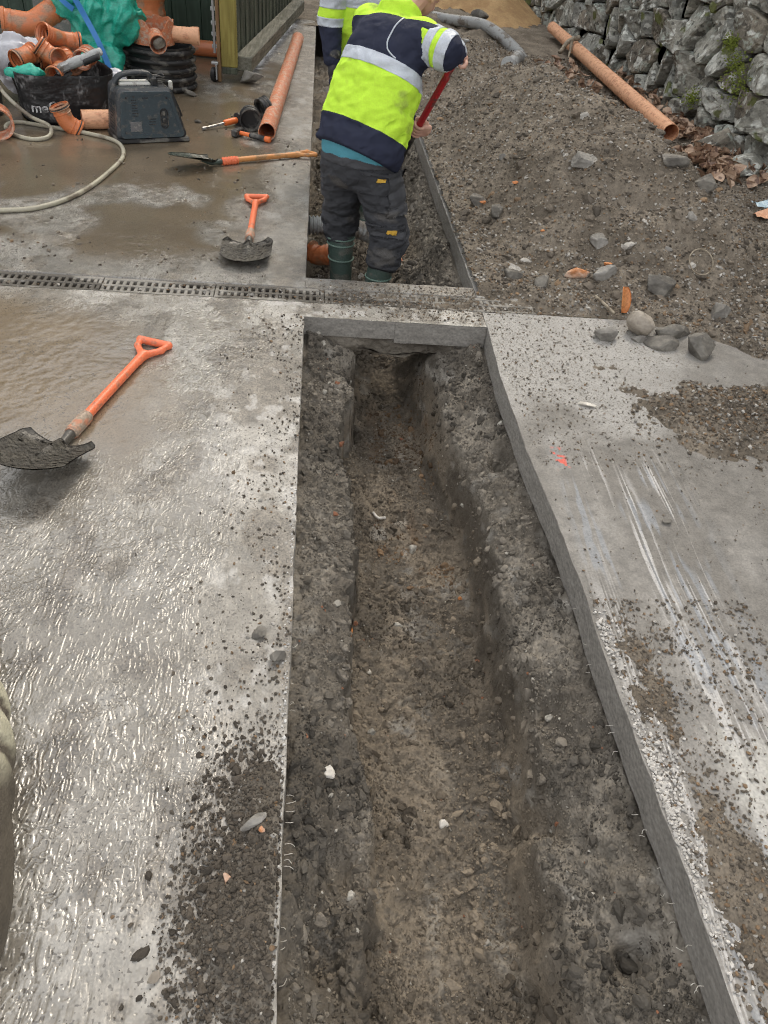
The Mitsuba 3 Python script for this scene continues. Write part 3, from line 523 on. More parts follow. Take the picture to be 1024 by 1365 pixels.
scene['terracotta_two'] = {'type': 'twosided', 'bsdf': {'type': 'ref', 'id': 'terracotta'}}
s = shard(); s.apply_transform(trimesh.transformations.euler_matrix(math.radians(-25), math.radians(12), math.radians(30))); s.apply_translation([1.49, 3.30, .075])
put('clay_shard', s, 'terracotta_two', 'curved orange clay pipe shard standing on edge behind the cobble', 'shard')
def stick(pts, r): return sweep(spline(pts, 12), r, 7)
mat('dead_wood', stone_color((.16, .13, .095), (.30, .26, .20), 40), .8)
put('stick', stick([[1.37, 3.36, .06], [1.40, 3.30, .05], [1.43, 3.22, .04]], .007), 'dead_wood', 'short grey stick lying left of the clay shard', 'stick', smooth=True)
a = np.linspace(0, 2 * math.pi, 40); rz_ = float(hz(A([1.92]), A([3.52]))[0]) + .05
put('wire_ring', sweep(np.c_[1.92 + .062 * np.cos(a), 3.52 + .05 * np.sin(a), rz_ + .045 * np.sin(a)], .0032, 8), 'dead_wood', 'thin tan ring of wire or cane lying on the heap', 'ring', smooth=True)
for k, (x, y, s) in enumerate([(1.02, 4.55, .05), (1.17, 4.5, .045), (1.51, 3.66, .055), (1.24, 4.0, .03)]):
    place_stone('clay_chip', 60 + k, x, y, (s, s * .6, s * .4), 'terracotta', hz, ['orange clay chip on the dark clods above the far trench', 'orange clay chip on the heap right of the dark clods', 'pointed orange clay chip on the heap above the shard', 'smallest orange clay chip high on the heap'][k], sink=.1, cat='shard')
place_stone('wood_chip', 71, 1.09, 2.45, (.085, .028, .014), 'stone_pale', flat_z, 'pale yellowish wood chip on the dusty right-hand concrete', rz=-25, sink=0, cat='wood chip')
place_stone('clay_chip', 72, .152, 1.58, (.035, .07, .05), 'terracotta', trench_z, 'red clay fragment sticking out of the left ledge above the channel', rz=-8, sink=.2, cat='shard')
place_stone('clay_chip', 73, .57, 1.83, (.018, .018, .015), 'terracotta', trench_z, 'small red clay fragment on the right side of the channel floor', sink=.1, cat='shard')
def grubby(p): return sweep(spline(p, 14), .006, 7)
zt = lambda x, y: float(trench_z(A([x]), A([y]))[0])
put('bone_chip', grubby([[.285, 2.34, zt(.285, 2.34) + .012], [.305, 2.315, zt(.305, 2.315) + .014], [.335, 2.305, zt(.335, 2.305) + .012]]), 'stone_pale', 'cream curved sliver lying on the channel floor', 'chip', smooth=True)
# torn membrane threads hanging from the slab underside along both trench edges
rt = []
for k in range(40):
    left = k < 18; y = rng.uniform(.4, 1.3) if left else rng.uniform(.45, 1.6); x = XL + .004 if left else XR - .003; s = 1 if left else -1; z = -rng.uniform(.06, .11)
    L = rng.uniform(.006, .022); rt.append(sweep(spline([[x, y, z], [x + s * L * .6, y + rng.normal(0, .002), z + rng.normal(0, .002)], [x + s * L, y + rng.normal(0, .006), z - .003]], 5), .0007, 5))
put('fibres', cat_(rt), 'stone_pale', 'short whitish fibres sticking out of the sawn concrete edges', 'fibres', kind='stuff')
# ------------------------------------------------------------------ drain channel
dk = thing('drain_channel', 'slotted drain channel crossing the concrete, partly clogged with mud', 'drain')
def grating(L):
    """one length of grate along +x, with two rows of slots"""
    W = .15; bars = [bx((L / 2, y, -.009), (L, w, .018), .002) for y, w in ((-W / 2 + .012, .024), (0, .018), (W / 2 - .012, .024))]
    n = int(round(L / .031)); st = L / n
    for k in range(n + 1): bars.append(bx((min(max(k * st, .008), L - .008) + .0015 * math.sin(k * 7.3), 0, -.0105), (.0155, W - .004, .017), .002))
    return cat_(bars)
g05 = grating(.497)
for k in range(6):
    x = -1.93 + .5 * k; put('grate', moved(g05, frame([x, 3.31 + .012 * x, -.004 + .002 * (k % 2)], [1, .012, 0])), 'grate_iron', parent=dk)
put('trough', moved(bx((.0, 0, -.04), (4.2, .15, .012)), frame([-.2, 3.31, 0], [1, .012, 0])), 'bare_earth', parent=dk)
def silt_z(X, Y): return -.062 + .056 * sst(-.9, .5, X + .9 * fb(X, Y, 0, 5, 3, 141)) + .026 * fb(X, Y, 0, 14, 3, 142) + .014 * fb(X, Y, 0, 60, 3, 143)
sm = grid(np.linspace(-1.93, 1.05, 420), np.linspace(-.085, .085, 26)); sm.vertices[:, 1] += 3.31 + .012 * sm.vertices[:, 0]; sm.vertices[:, 2] = silt_z(sm.vertices[:, 0], sm.vertices[:, 1])
put('silt', sm, 'heap_soil', kind='stuff', smooth=True, parent=dk)
n = 2600; u = rng.uniform(-1.93, 1.4, n); dd = rng.uniform(-.08, .08, n); keep = rng.random(n) < np.clip(.25 + .45 * (u + .6), .1, .8)
xy = np.c_[u, 3.31 + .012 * u + dd][keep]; strew('grate_soil_crumbs', 'muddy crumbs lying in the slots of the drain grate', xy, lambda a, b: a * 0 - .010, psize(rng, len(xy), .008, .026, 2), rng, OCTS, pale=.3)

# ------------------------------------------------------------------ rubble stone wall on the right
def wall_stone_color(a, b):
    def fn(p, n, uv):
        g = fbm(p.x * 5, p.y * 5, p.z * 7, 4); f = fbm(p.x * 34, p.y * 34, p.z * 34, 3); l = fbm(p.x * 9 + 7, p.y * 9, p.z * 9, 4); s = noise(p.x * 95, p.y * 95, p.z * 95)
        c = mix(a, b, smoothstep(.28, .72, g)) * (.5 + .95 * f)
        c = mix(c, (.36, .40, .36), smoothstep(.56, .66, l) * smoothstep(.35, .6, f) * .75)
        c = mix(c, (.58, .59, .55), smoothstep(.58, .67, fbm(p.x * 12, p.y * 12, p.z * 12 + 30, 4)) * .8)  # pale lichen, brightened to stand in for highlights on the stones
        c = mix(c, (.035, .033, .028), smoothstep(.60, .68, fbm(p.x * 16, p.y * 16, p.z * 16 + 60, 3)) * .7)
        c = mix(c, (.10, .115, .03), smoothstep(.66, .72, fbm(p.x * 4.5, p.y * 4.5, p.z * 4.5 + 90, 4)) * .9)
        return c * (.8 + .4 * s)
    return fn
def wall_bump(p, n, uv): return fbm(p.x * 22, p.y * 22, p.z * 30, 4) + .3 * fbm(p.x * 90, p.y * 90, p.z * 120, 2)
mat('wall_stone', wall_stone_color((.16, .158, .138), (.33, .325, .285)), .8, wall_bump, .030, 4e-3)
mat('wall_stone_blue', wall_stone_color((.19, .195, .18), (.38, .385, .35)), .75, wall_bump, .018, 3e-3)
mat('wall_stone_brown', wall_stone_color((.12, .108, .088), (.24, .215, .175)), .8, wall_bump, .022, 3e-3)
mat('moss', lambda p, n, uv: mix((.10, .13, .02), (.19, .23, .035), fbm(p.x * 60, p.y * 60, p.z * 60, 2)), .95)
wk = thing('stone_wall', 'dry rubble stone wall of grey stones with moss and pale lichen', 'wall')
WX = 3.46
rw = np.random.default_rng(77); pts = []; zz = -.12
while zz < 1.95:
    hgt = rw.uniform(.17, .34); y = 2.6 + rw.uniform(0, .3)
    while y < 17.5:
        wdt = rw.choice([rw.uniform(.12, .24), rw.uniform(.28, .72)], p=[.38, .62]); pts.append((y + wdt / 2, zz + hgt / 2 + rw.normal(0, .07))); y += wdt
    zz += hgt
pts = A(pts); sc = A([.62, 1.0]); q = pts * sc
lo, hi = q.min(0) - .02, q.max(0) + .02
mir = np.vstack([q, q * [-1, 1] + [2 * lo[0], 0], q * [-1, 1] + [2 * hi[0], 0], q * [1, -1] + [0, 2 * lo[1]], q * [1, -1] + [0, 2 * hi[1]]])
vor = Voronoi(mir)
def wall_unit(poly, rr, proud, depth):
    P = Polygon(poly).buffer(-.008).simplify(.008)
    if P.is_empty or P.area < .004 or P.geom_type != 'Polygon': return None
    P = P.buffer(-.008).buffer(.006, resolution=1)
    if P.geom_type == 'MultiPolygon': P = max(P.geoms, key=lambda g: g.area)
    if P.is_empty or P.geom_type != 'Polygon': return None
    L = P.exterior.length; m = int(np.clip(L / .07, 9, 22)); b = A([P.exterior.interpolate(t * L / m).coords[0] for t in range(m)]); b = b + rr.normal(0, .006, b.shape); c = b.mean(0)
    tilt = rr.normal(0, .22, 2); rings = []
    if np.sum(b[:, 0] * np.roll(b[:, 1], -1) - np.roll(b[:, 0], -1) * b[:, 1]) > 0: b = b[::-1]
    for s, d in ((.86, -depth), (1.0, -.02), (.985, proud * .62), (.90, proud), (.48, proud * 1.02)):
        r = c + (b - c) * s; z = d + (0 if d < 0 else 1) * ((r - c) @ tilt) + (rr.normal(0, .005, m) if d > 0 else 0); rings.append(np.c_[-z, r])
    v = np.vstack(rings + [[[-(proud * 1.03), c[0], c[1]]]]); f = []
    for k in range(4):
        i = np.arange(m); j = (i + 1) % m; f += [np.stack([k * m + i, (k + 1) * m + j, k * m + j], 1), np.stack([k * m + i, (k + 1) * m + i, (k + 1) * m + j], 1)]
    i = np.arange(m); f.append(np.stack([4 * m + i, np.full(m, 5 * m), 4 * m + (i + 1) % m], 1))
    t = trimesh.Trimesh(v, np.vstack(f), process=False); t.apply_translation([WX, 0, 0])
    t.vertices[:, 0] += .035 * t.vertices[:, 2]; t.invert()
    return t
units = []
for k in range(len(q)):
    reg = vor.regions[vor.point_region[k]]
    if -1 in reg or len(reg) < 3: continue
    t = wall_unit(vor.vertices[reg] / sc, rw, rw.uniform(.015, .075), .2)
    if t is None: continue
    y, z = pts[k]; d = math.hypot(y, 3.4); seen = y > 4.6 and z < .10 + 1.25 * (1 - 0) * (1.06 - .03 * (y - 6.7)) and y < 15
    units.append((0 if seen else 1, d, k, t))
units.sort(key=lambda u: (u[0], u[1])); rest = []
for i, (s, d, k, t) in enumerate(units):
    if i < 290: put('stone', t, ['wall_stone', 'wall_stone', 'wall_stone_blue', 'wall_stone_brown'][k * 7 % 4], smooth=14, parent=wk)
    else: rest.append(t)
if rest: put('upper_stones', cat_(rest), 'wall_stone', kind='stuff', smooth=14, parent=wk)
put('core', bx((WX + .30, 10, .9), (.40, 15, 2.1)), 'bare_earth', parent=wk)
for k, (y, z, s) in enumerate([(6.75, .62, .16), (6.62, .50, .20), (6.95, .74, .10), (7.35, .25, .12)]):
    r_ = np.random.default_rng(300 + k); n = 260; d = r_.normal(size=(n, 3)); d[:, 0] = -np.abs(d[:, 0]) * .35; P = A([WX - .07, y, z]) + d * [.12, s * .5, s * .33]
    m, kk = crumbs(P, r_.uniform(.010, .024, n), r_, OCTS); put('moss', m, 'moss', kind='stuff', parent=wk)
# stones fallen at the wall foot
place_stone('boulder', 41, 3.22, 6.35, (.42, .38, .30), 'wall_stone_brown', lambda a, b: a * 0, 'dark boulder at the wall foot beyond the leaves', rz=15, sink=.2, sub=4, cat='boulder')
place_stone('boulder', 42, 3.30, 5.95, (.46, .34, .16), 'wall_stone', lambda a, b: a * 0, 'flat slab of stone at the wall foot by the right picture edge', rz=35, sink=.2, sub=4, cat='boulder')

# ------------------------------------------------------------------ leaves along the wall foot
mat('dead_leaf', lambda p, n, uv: mix(mix((.24, .14, .09), (.50, .37, .27), cell_rand(p.x * 9, p.y * 9, p.z * 9)), (.12, .07, .05), smoothstep(.5, .8, noise(p.x * 40, p.y * 40, p.z * 40))), .6, two=True)
def leaf(r_):
    L, W = r_.uniform(.08, .15), r_.uniform(.028, .05); xs = np.linspace(0, 1, 7); c1, c2 = r_.uniform(-1.2, 1.2), r_.uniform(.2, 1.1); v = []
    for x in xs:
        w = W * math.sin(math.pi * min(.98, x * .96 + .02)) ** .8
        for s in (-1, 0, 1): v.append([L * (x - .5), s * w, L * c1 * (x - .5) ** 2 + abs(s) * w * c2])
    f = []
    for i in range(6):
        for j in range(2): a = i * 3 + j; f += [[a, a + 3, a + 4], [a, a + 4, a + 1]]
    return trimesh.Trimesh(A(v), A(f), process=False)
lm = []; rl = np.random.default_rng(88)
for k in range(430):
    u = rl.random()
    if u < .55: y = rl.normal(6.15, .35); x = 3.12 + rl.normal(0, .13) - .1 * (6.2 - y)
    elif u < .8: y = rl.uniform(6.5, 9.5); x = rl.uniform(3.1, 3.42)
    else: y = rl.uniform(6.4, 10); x = 2.72 + .03 * (y - 6) + rl.normal(0, .16)
    if math.hypot(x - 2.93, y - 6.5) < .22 or (abs(x - (2.93 + .049 * (y - 6.6))) < .11 and y > 6.5): continue
    m = leaf(rl); m.apply_transform(trimesh.transformations.euler_matrix(rl.normal(0, .6), rl.normal(0, .6), rl.uniform(0, 6.28))); x = min(x, 3.42)
    z = max(float(heap_z(A([x]), A([y]))[0]), 0) if x < 3.6 else 0; m.apply_translation([x, y, z + rl.uniform(.012, .05)]); lm.append(m)
put('leaf_litter', cat_(lm), 'dead_leaf', 'brown dead leaves drifted along the foot of the stone wall', 'leaves', kind='stuff')

# ------------------------------------------------------------------ gate leaf and green shed at the upper left
def wood(a, b, ax=2, sc=60):
    def fn(p, n, uv):
        q = [p.x * sc, p.y * sc, p.z * sc]; q[ax] = q[ax] * .06; g = noise(*q) * .6 + .4 * fbm(q[0] * 2.3, q[1] * 2.3, q[2] * 2.3, 2); s = fbm(p.x * 6, p.y * 6, p.z * 3, 3)
        return mix(a, b, smoothstep(.25, .75, g * .7 + s * .3)) * (.75 + .5 * s)
    return fn
mat('green_boards', wood((.016, .034, .022), (.032, .060, .040)), .55)
mat('mossy_post', wood((.17, .14, .03), (.30, .25, .07)), .75)
mat('dark_boards', wood((.030, .036, .026), (.085, .095, .068)), .8)
mat('wet_beam', wood((.075, .075, .055), (.16, .155, .125), 1), .55)
mat('rusty_board', wood((.15, .085, .04), (.24, .15, .075)), .8)
scene['zinc'] = {'type': 'principled', 'base_color': rgb(.42, .43, .44), 'roughness': .45, 'metallic': .8}
mat('rubber', (.022, .022, .023), .55)
def shed_side(y): return -.72 + .094 * (y - 7.6)
gd = unit([.094, 1, 0]); gk = thing('timber_gate', 'timber gate leaf raised on a block, mossy yellow end post and dark boards', 'gate')
gx = A([gd[1], -gd[0], 0])
for k in range(36):
    w = .125; c = A([shed_side(7.66 + w * k), 7.66 + w * (k + .5), 1.13]); h = (.010 if k % 2 else .0)
    put('board', moved(bx((0, 0, 0), (w - .004, .022, 1.90), .002), frame(c + gx * (h - .02), gd)), 'dark_boards', parent=gk)
put('post', bx((-.755, 7.60, 1.10), (.135, .09, 1.96), .006), 'mossy_post', parent=gk)
put('beam', moved(bx((2.05, 0, 0), (4.1, .15, .115), .008), frame([-.64, 7.62, .145], gd)), 'wet_beam', parent=gk)
put('beam', bx((-.752, 7.60, .095), (.13, .10, .05), .004), 'dark_boards', parent=gk)
put('edge_board', bx((-.842, 7.57, .98), (.028, .05, 1.95), .003), 'rusty_board', parent=gk)
put('brace', moved(bx((.6, 0, 0), (1.2, .06, .09), .004), frame([-.16, 10.9, .95], [.05, 1, -.55])), 'wet_beam', parent=gk)
bolt = [sweep([[-.875, 7.56, .22], [-.875, 7.56, .62]], .011, 10)] + [bx((-.872, 7.57, z), (.05, .02, .03), .004) for z in (.27, .36, .44, .54)]
put('drop_bolt', cat_(bolt), 'zinc', parent=gk, smooth=30)
cw = trimesh.creation.cylinder(.055, .035, sections=28); cw.apply_transform(frame([0, 0, 0], [0, 0, 1], [.9, -.3, 0]))
put('wheel', moved(cw, trimesh.transformations.translation_matrix([-.885, 7.56, .058])), 'rubber', parent=gk, smooth=30)
put('bracket', cat_([bx((-.862, 7.52, .085), (.012, .05, .12), .003), bx((-.875, 7.54, .15), (.06, .06, .02), .004)]), 'zinc', parent=gk)
place_stone('block', 51, -.585, 7.60, (.20, .16, .115), 'stone_grey', lambda a, b: a * 0, 'rough grey block propping up the end of the timber gate', sink=0.02, cat='block')
sk = thing('green_shed', 'dark green boarded shed front standing behind the pipes', 'shed')
x = -5.2; k = 0
while x < -.72:
    put('board', bx((x + .07, 8.86 + (.006 if k % 2 else 0), 1.21), (.137, .03, 2.36), .003), 'green_boards', parent=sk); x += .14; k += 1
put('sill', bx((-2.95, 8.88, .02), (4.5, .10, .05)), 'wet_beam', parent=sk)
put('wall', bx((-2.95, 9.9, 1.2), (4.4, 1.9, 2.3)), 'dark_boards', parent=sk)
rf = trimesh.Trimesh(A([[-5.4, 8.6, 2.42], [-.6, 8.6, 2.42], [-.6, 11.1, 2.75], [-5.4, 11.1, 2.75], [-5.4, 8.6, 2.5], [-.6, 8.6, 2.5], [-.6, 11.1, 2.83], [-5.4, 11.1, 2.83]]), A([[0, 2, 1], [0, 3, 2], [4, 5, 6], [4, 6, 7], [0, 1, 5], [0, 5, 4], [1, 2, 6], [1, 6, 5], [2, 3, 7], [2, 7, 6], [3, 0, 4], [3, 4, 7]]))
put('roof', rf, 'rubber', parent=sk)

# ------------------------------------------------------------------ unseen trees added to block the sky, so the wet ground mirrors dark crowns
mat('bark', wood((.06, .05, .04), (.12, .10, .08)), .9)
mat('leaf_green', lambda p, n, uv: mix((.030, .05, .016), (.075, .095, .03), cell_rand(p.x * 5, p.y * 5, p.z * 5)), .7, two=True)
def added_tree(seed, x, y, h, r, label):
    r_ = np.random.default_rng(seed); k = thing('added_tree', label, 'added_tree', 'unseen trees added round the yard'); limbs = [sweep(spline([[x, y, -.1], [x + .1, y, h * .35], [x - .1, y + .1, h * .9]], 12), np.linspace(.2, .05, 12), 10)]
    cl = []
    for q in range(46):
        d = unit(r_.normal(size=3)) * r_.random() ** .4 * [r, r, h * .36]; c = A([x, y, h * .62]) + d; cl.append(c)
        if q % 3 == 0: limbs.append(sweep(spline([[x, y, h * .3 + .4 * (c[2] - h * .3)], (A([x, y, h * .5]) + c) / 2, c], 6), np.linspace(.06, .015, 6), 6))
    put('trunk', cat_(limbs), 'bark', parent=k, smooth=True)
    n = 9000; c = A(cl)[r_.integers(0, len(cl), n)] + r_.normal(0, r * .17, (n, 3)); u = r_.normal(size=(n, 3)); u /= np.linalg.norm(u, axis=1, keepdims=True); w = np.cross(u, r_.normal(size=(n, 3))); w /= np.linalg.norm(w, axis=1, keepdims=True)
    a, b = u * r * .065, w * r * .04; v = np.stack([c - a, c + b, c + a, c - b], 1).reshape(-1, 3); i = np.arange(n)[:, None] * 4
    put('crown', trimesh.Trimesh(v, np.vstack([i + [0, 1, 2], i + [0, 2, 3]]), process=False), 'leaf_green', parent=k)
for k, (x, y, h, r, w) in enumerate([(-9, 20, 10, 3.6, 'far behind the green shed at the left'), (-4, 24, 11, 4, 'straight behind the green shed'), (1.5, 27, 11, 4, 'beyond the far end of the trench'), (7, 24, 11, 4, 'beyond the sand at the right'), (7.5, 15, 9, 3.2, 'behind the far end of the stone wall'), (7.5, 8, 9, 3.2, 'behind the middle of the stone wall'), (8, 1, 9, 3.2, 'to the right of the camera beyond the slab'), (-9, 12, 8, 3, 'to the left of the green shed'), (-9.5, 4, 8.5, 3, 'to the left beyond the wet concrete')]):
    added_tree(500 + k, x, y, h, r, 'one of the unseen dark trees added to block the sky, ' + w)
# ------------------------------------------------------------------ tools and drainage goods
def dirt(c, d, amt=.5, sc=18, seed=0, fine=True):
    def fn(p, n, uv):
        m = smoothstep(.62 - .3 * amt, .80 - .3 * amt, fbm(p.x * sc + seed, p.y * sc, p.z * sc, 4)); f = noise(p.x * 160, p.y * 160, p.z * 160)
        return mix(mi.Color3f(c) * (.88 + .24 * f), mi.Color3f(d) * (.7 + .6 * f), m)
    return fn
mat('shovel_orange', dirt((.72, .17, .075), (.46, .17, .10), .16, 40), .42)
mat('shovel_sleeve', dirt((.46, .20, .12), (.30, .235, .18), .75, 35), .65)
mat('shovel_steel', dirt((.072, .066, .057), (.090, .082, .069), .6, 30), .4, lambda p, n, uv: fbm(p.x * 45, p.y * 45, p.z * 45, 3), .0003)
mat('spade_green', dirt((.03, .045, .036), (.10, .095, .075), .45, 20), .45)
mat('ash_wood', dirt((.56, .25, .085), (.34, .19, .09), .4, 25), .5)
mat('pipe_orange', dirt((.50, .16, .062), (.33, .19, .12), .35, 13), .38, two=True)
mat('pipe_dirty', dirt((.47, .165, .08), (.42, .27, .20), .55, 48), .5, two=True)
mat('pipe_faded', dirt((.62, .34, .20), (.48, .23, .13), .40, 30), .55, two=True)
mat('pipe_inner', dirt((.30, .09, .035), (.16, .09, .06), .5, 17), .5)
mat('black_plastic', dirt((.016, .017, .018), (.10, .092, .08), .25, 14), .4)
mat('black_rubber', dirt((.018, .018, .019), (.12, .115, .105), .42, 15), .55)
mat('hose_beige', dirt((.34, .32, .25), (.18, .155, .12), .4, 12), .5)
mat('hose_grey', dirt((.33, .34, .34), (.17, .15, .13), .35, 14), .6)
mat('tool_orange', (.70, .16, .04), .4)
mat('steel', dirt((.34, .34, .34), (.15, .13, .11), .4, 30), .4, metallic=.5)

def grip_mesh(w=.058, L=.105, r=.0145):
    def f(p):
        d = capsule(p, (0, -w, 0), (0, w, 0), r * 1.05, r * 1.05)
        for s in (-1, 1):
            d = smin(d, capsule(p, (0, s * w, 0), (.05, s * w * .82, 0), r * .82, r * .8), .008); d = smin(d, capsule(p, (.05, s * w * .82, 0), (L, s * .006, 0), r * .8, r), .010)
        return smin(d, capsule(p, (L, 0, 0), (L + .05, 0, 0), r * 1.25, r * 1.25), .012)
    return nets(f, (-.03, -w - .03, -.03), (L + .07, w + .03, .03), .0042)
def blade_mesh(W=.255, L=.285, x0=.735, rise=17, square=False, z0=.010):
    nu, nv = 22, 25; v = []
    for i in range(nu):
        t = i / (nu - 1)
        for j in range(nv):
            s = 2 * j / (nv - 1) - 1
            w = W / 2 * (1.0 - .04 * t) * min(1, .80 + 3 * t) ; xx = t * L * (1 - .16 * s * s * t - .12 * s ** 6 * t)
            z = .019 * s * s * (1 - .35 * t) + .006 * abs(s) ** 6 * (1 - t) + .018 * math.exp(-(s / .16) ** 2) * math.exp(-(t / .4) ** 2) * 1.3 - .012 * (1 - math.cos(t * 1.5))
            if t < .12: z += .012 * (1 - t / .12) * abs(s) ** 1.5
            v.append([xx, s * w, z])
    v = A(v) @ rot([0, 1, 0], -rise).T + A([x0, 0, z0]); g = grid(np.arange(float(nv)), np.arange(float(nu))); top = trimesh.Trimesh(v, g.faces, process=False)
    if top.face_normals[:, 2].mean() < 0: top.invert()
    bot = top.copy(); bot.vertices = bot.vertices - top.vertex_normals * .0028; bot.invert()
    b = list(range(nv)) + [r * nv + nv - 1 for r in range(1, nu)] + [(nu - 1) * nv + k for k in range(nv - 2, -1, -1)] + [r * nv for r in range(nu - 2, 0, -1)]; N = len(v); f = []
    for p, q in zip(b, b[1:] + b[:1]): f += [[p, q, p + N], [q, q + N, p + N]]
    return trimesh.Trimesh(np.vstack([top.vertices, bot.vertices]), np.vstack([top.faces, bot.faces, f]), process=False)
def shovel(label, o, d, roll=0, zs=1.0, mats=('shovel_orange', 'shovel_orange', 'shovel_sleeve', 'shovel_steel'), rise=17, pitch=0, W=.255, ribbed=False, tail=1.0, name='shovel'):
    k = thing(name, label, 'shovel' if name == 'shovel' else 'spade', 'shovels on the concrete' if name == 'shovel' else None); M = frame(o, d) @ trimesh.transformations.rotation_matrix(math.radians(pitch), [0, 1, 0]) @ trimesh.transformations.rotation_matrix(math.radians(roll), [1, 0, 0])
    put('grip', moved(grip_mesh(), M), mats[0], parent=k, smooth=True)
    put('shaft', moved(sweep(spline([[.12, 0, 0], [.4, 0, .003], [.62, 0, .002]], 12), .0165, 18), M), mats[1], parent=k, smooth=40)
    xs = np.linspace(.555, .668, 24); rr = .0235 + (.0025 * np.sin(xs * 320) if ribbed else .0006 * np.sin(xs * 500)); rr[:2] -= .003; rr[-2:] -= .003
    put('sleeve', moved(sweep(np.c_[xs, xs * 0, xs * 0 + .002], rr, 18), M), mats[2], parent=k, smooth=40)
    put('socket', moved(sweep(spline([[.66, 0, .002], [.70, 0, -.001], [.745, 0, .0], [.80, 0, .020]], 14), np.linspace(.0185, .010, 14), 14), M), mats[3], parent=k, smooth=40)
    put('blade', moved(blade_mesh(W=W, rise=rise, z0=.0), M), mats[3], parent=k, smooth=45); return k
shovel('orange handled shovel lying in the brown puddle nearest the camera', [-.605, 2.745, .018], [-.240, -.970, 0], roll=-3, rise=24)
shovel('smaller looking orange handled shovel on drier concrete beyond the drain', [-.325, 4.56, .018], [.010, -1, 0], roll=3, rise=7)
shovel('spade with wooden shaft and dark green blade lying crosswise', [-.02, 5.52, .022], [-.85, -.53, 0], roll=6, mats=('ash_wood', 'ash_wood', 'shovel_orange', 'spade_green'), rise=16, W=.20, ribbed=True, name='spade')

# long pipes
def pipe_thing(name, label, path, ro, th, bsdf, cat='pipe', group=None, inner=True, sides=36):
    k = thing(name, label, cat, group); put('wall', pipe(path, ro, th, sides), bsdf, parent=k, smooth=40); return k
P0, P1 = A([-.335, 5.80, .062]), A([-.215, 9.75, .062])
put('long_pipe', pipe([P0 + (P1 - P0) * t for t in np.linspace(0, 1, 30)], [.060 + (.005 if t > .965 else 0) for t in np.linspace(0, 1, 30)], .005), 'pipe_dirty', 'muddy orange drain pipe lying along the left trench edge', 'pipe', smooth=40)
hz1 = lambda x, y: float(heap_z(A([x]), A([y]))[0])
P0, P1 = A([2.93, 6.60, .115]), A([3.19, 11.95, .16])
put('long_pipe', pipe([P0 + (P1 - P0) * t for t in np.linspace(0, 1, 30)], .068, .005), 'pipe_faded', 'faded orange drain pipe lying along the foot of the stone wall', 'pipe', smooth=40)
put('root', cat_([sweep(spline([[2.86, 10.15, .12], [2.98, 10.3, .22], [3.12, 10.38, .26]], 10), np.linspace(.022, .03, 10), 8), sweep(spline([[3.02, 10.3, .22], [3.0, 10.22, .14], [2.92, 9.95, .10]], 8), np.linspace(.022, .008, 8), 7)]), 'dead_wood', 'broken brown branch resting across the far end of the wall-side pipe', 'branch', smooth=True)
put('pipe_behind', pipe([[-2.1, 8.62, .075], [-.93, 8.60, .075]], .068, .005), 'pipe_orange', 'orange pipe lying on the ground in front of the green shed', 'pipe', smooth=40)

# small things on the concrete
def oriented(mesh, o, d, z=(0, 0, 1)): return moved(mesh, frame(o, d, z))
k = thing('cold_chisel', 'cold chisel with orange grip and round black hand guard', 'chisel')
M = frame([-.80, 5.95, .012], [.44, .40, .055])
put('blade', moved(sweep([[0, 0, 0], [.05, 0, 0], [.20, 0, 0]], [.012, .009, .009], 8), M), 'steel', parent=k)
put('grip', moved(sweep([[.19, 0, 0], [.20, 0, 0], [.30, 0, 0], [.31, 0, 0]], [.016, .021, .021, .017], 14), M), 'tool_orange', parent=k, smooth=40)
put('guard', moved(sweep([[.305, 0, 0], [.312, 0, 0], [.325, 0, 0], [.33, 0, 0], [.352, 0, 0]], [.030, .048, .046, .018, .016], 22), M), 'black_rubber', parent=k, smooth=40)
k = thing('hammer', 'short lump hammer with black head and orange and black handle', 'hammer')
M = frame([-.545, 5.87, .028], [.90, -.42, -.02])
put('head', moved(cat_([bx((.0, 0, 0), (.042, .115, .046), .006)]), M), 'black_rubber', parent=k)
put('handle', moved(sweep([[.02, 0, 0], [.09, 0, 0], [.10, 0, 0]], [.014, .014, .017], 12), M), 'tool_orange', parent=k, smooth=40)
put('grip', moved(sweep([[.10, 0, 0], [.11, 0, 0], [.21, 0, 0], [.22, 0, 0]], [.016, .019, .018, .019], 12), M), 'black_rubber', parent=k, smooth=40)
put('end_cap', moved(sweep([[.22, 0, 0], [.255, 0, 0], [.262, 0, 0]], [.020, .021, .015], 12), M), 'tool_orange', parent=k, smooth=40)
def coupling(label, o, d, r=.070, L=.11):
    t = np.linspace(0, 1, 15); rr = r + .006 * ((t < .12) | (t > .88)) + .004 * (abs(t - .5) < .08)
    kk = thing('rubber_coupling', label, 'coupling'); M = frame(o, d)
    put('sleeve', moved(pipe(np.c_[t * L, t * 0, t * 0], rr, .007, 28), M), 'black_rubber', parent=kk, smooth=40)
    put('plug', moved(sweep([[L * .62, 0, 0], [L * .7, 0, 0]], r - .003, 28), M), 'black_rubber', parent=kk)
    for q in (.22, .78): put('clip', moved(pipe([[q * L - .006, 0, 0], [q * L + .006, 0, 0]], r + .003, .004, 28), M), 'black_plastic', parent=kk, smooth=40)
coupling('black rubber coupling lying with its mouth towards the camera, beside the hammer', [-.465, 6.02, .076], [-.10, 1, .02])
coupling('black rubber coupling standing tilted behind the other coupling', [-.415, 6.34, .080], [.75, .55, .25], .074, .07)
for k, (x, y, s) in enumerate([(-1.02, 6.95, .10), (-.86, 6.15, .06)]): place_stone('stone', 81 + k, x, y, (s, s * .7, s * .5), 'stone_dark', flat_z, ['dark clod on the concrete right of the black ribbed riser', 'dark clod on the concrete between generator and chisel'][k], sink=.05)

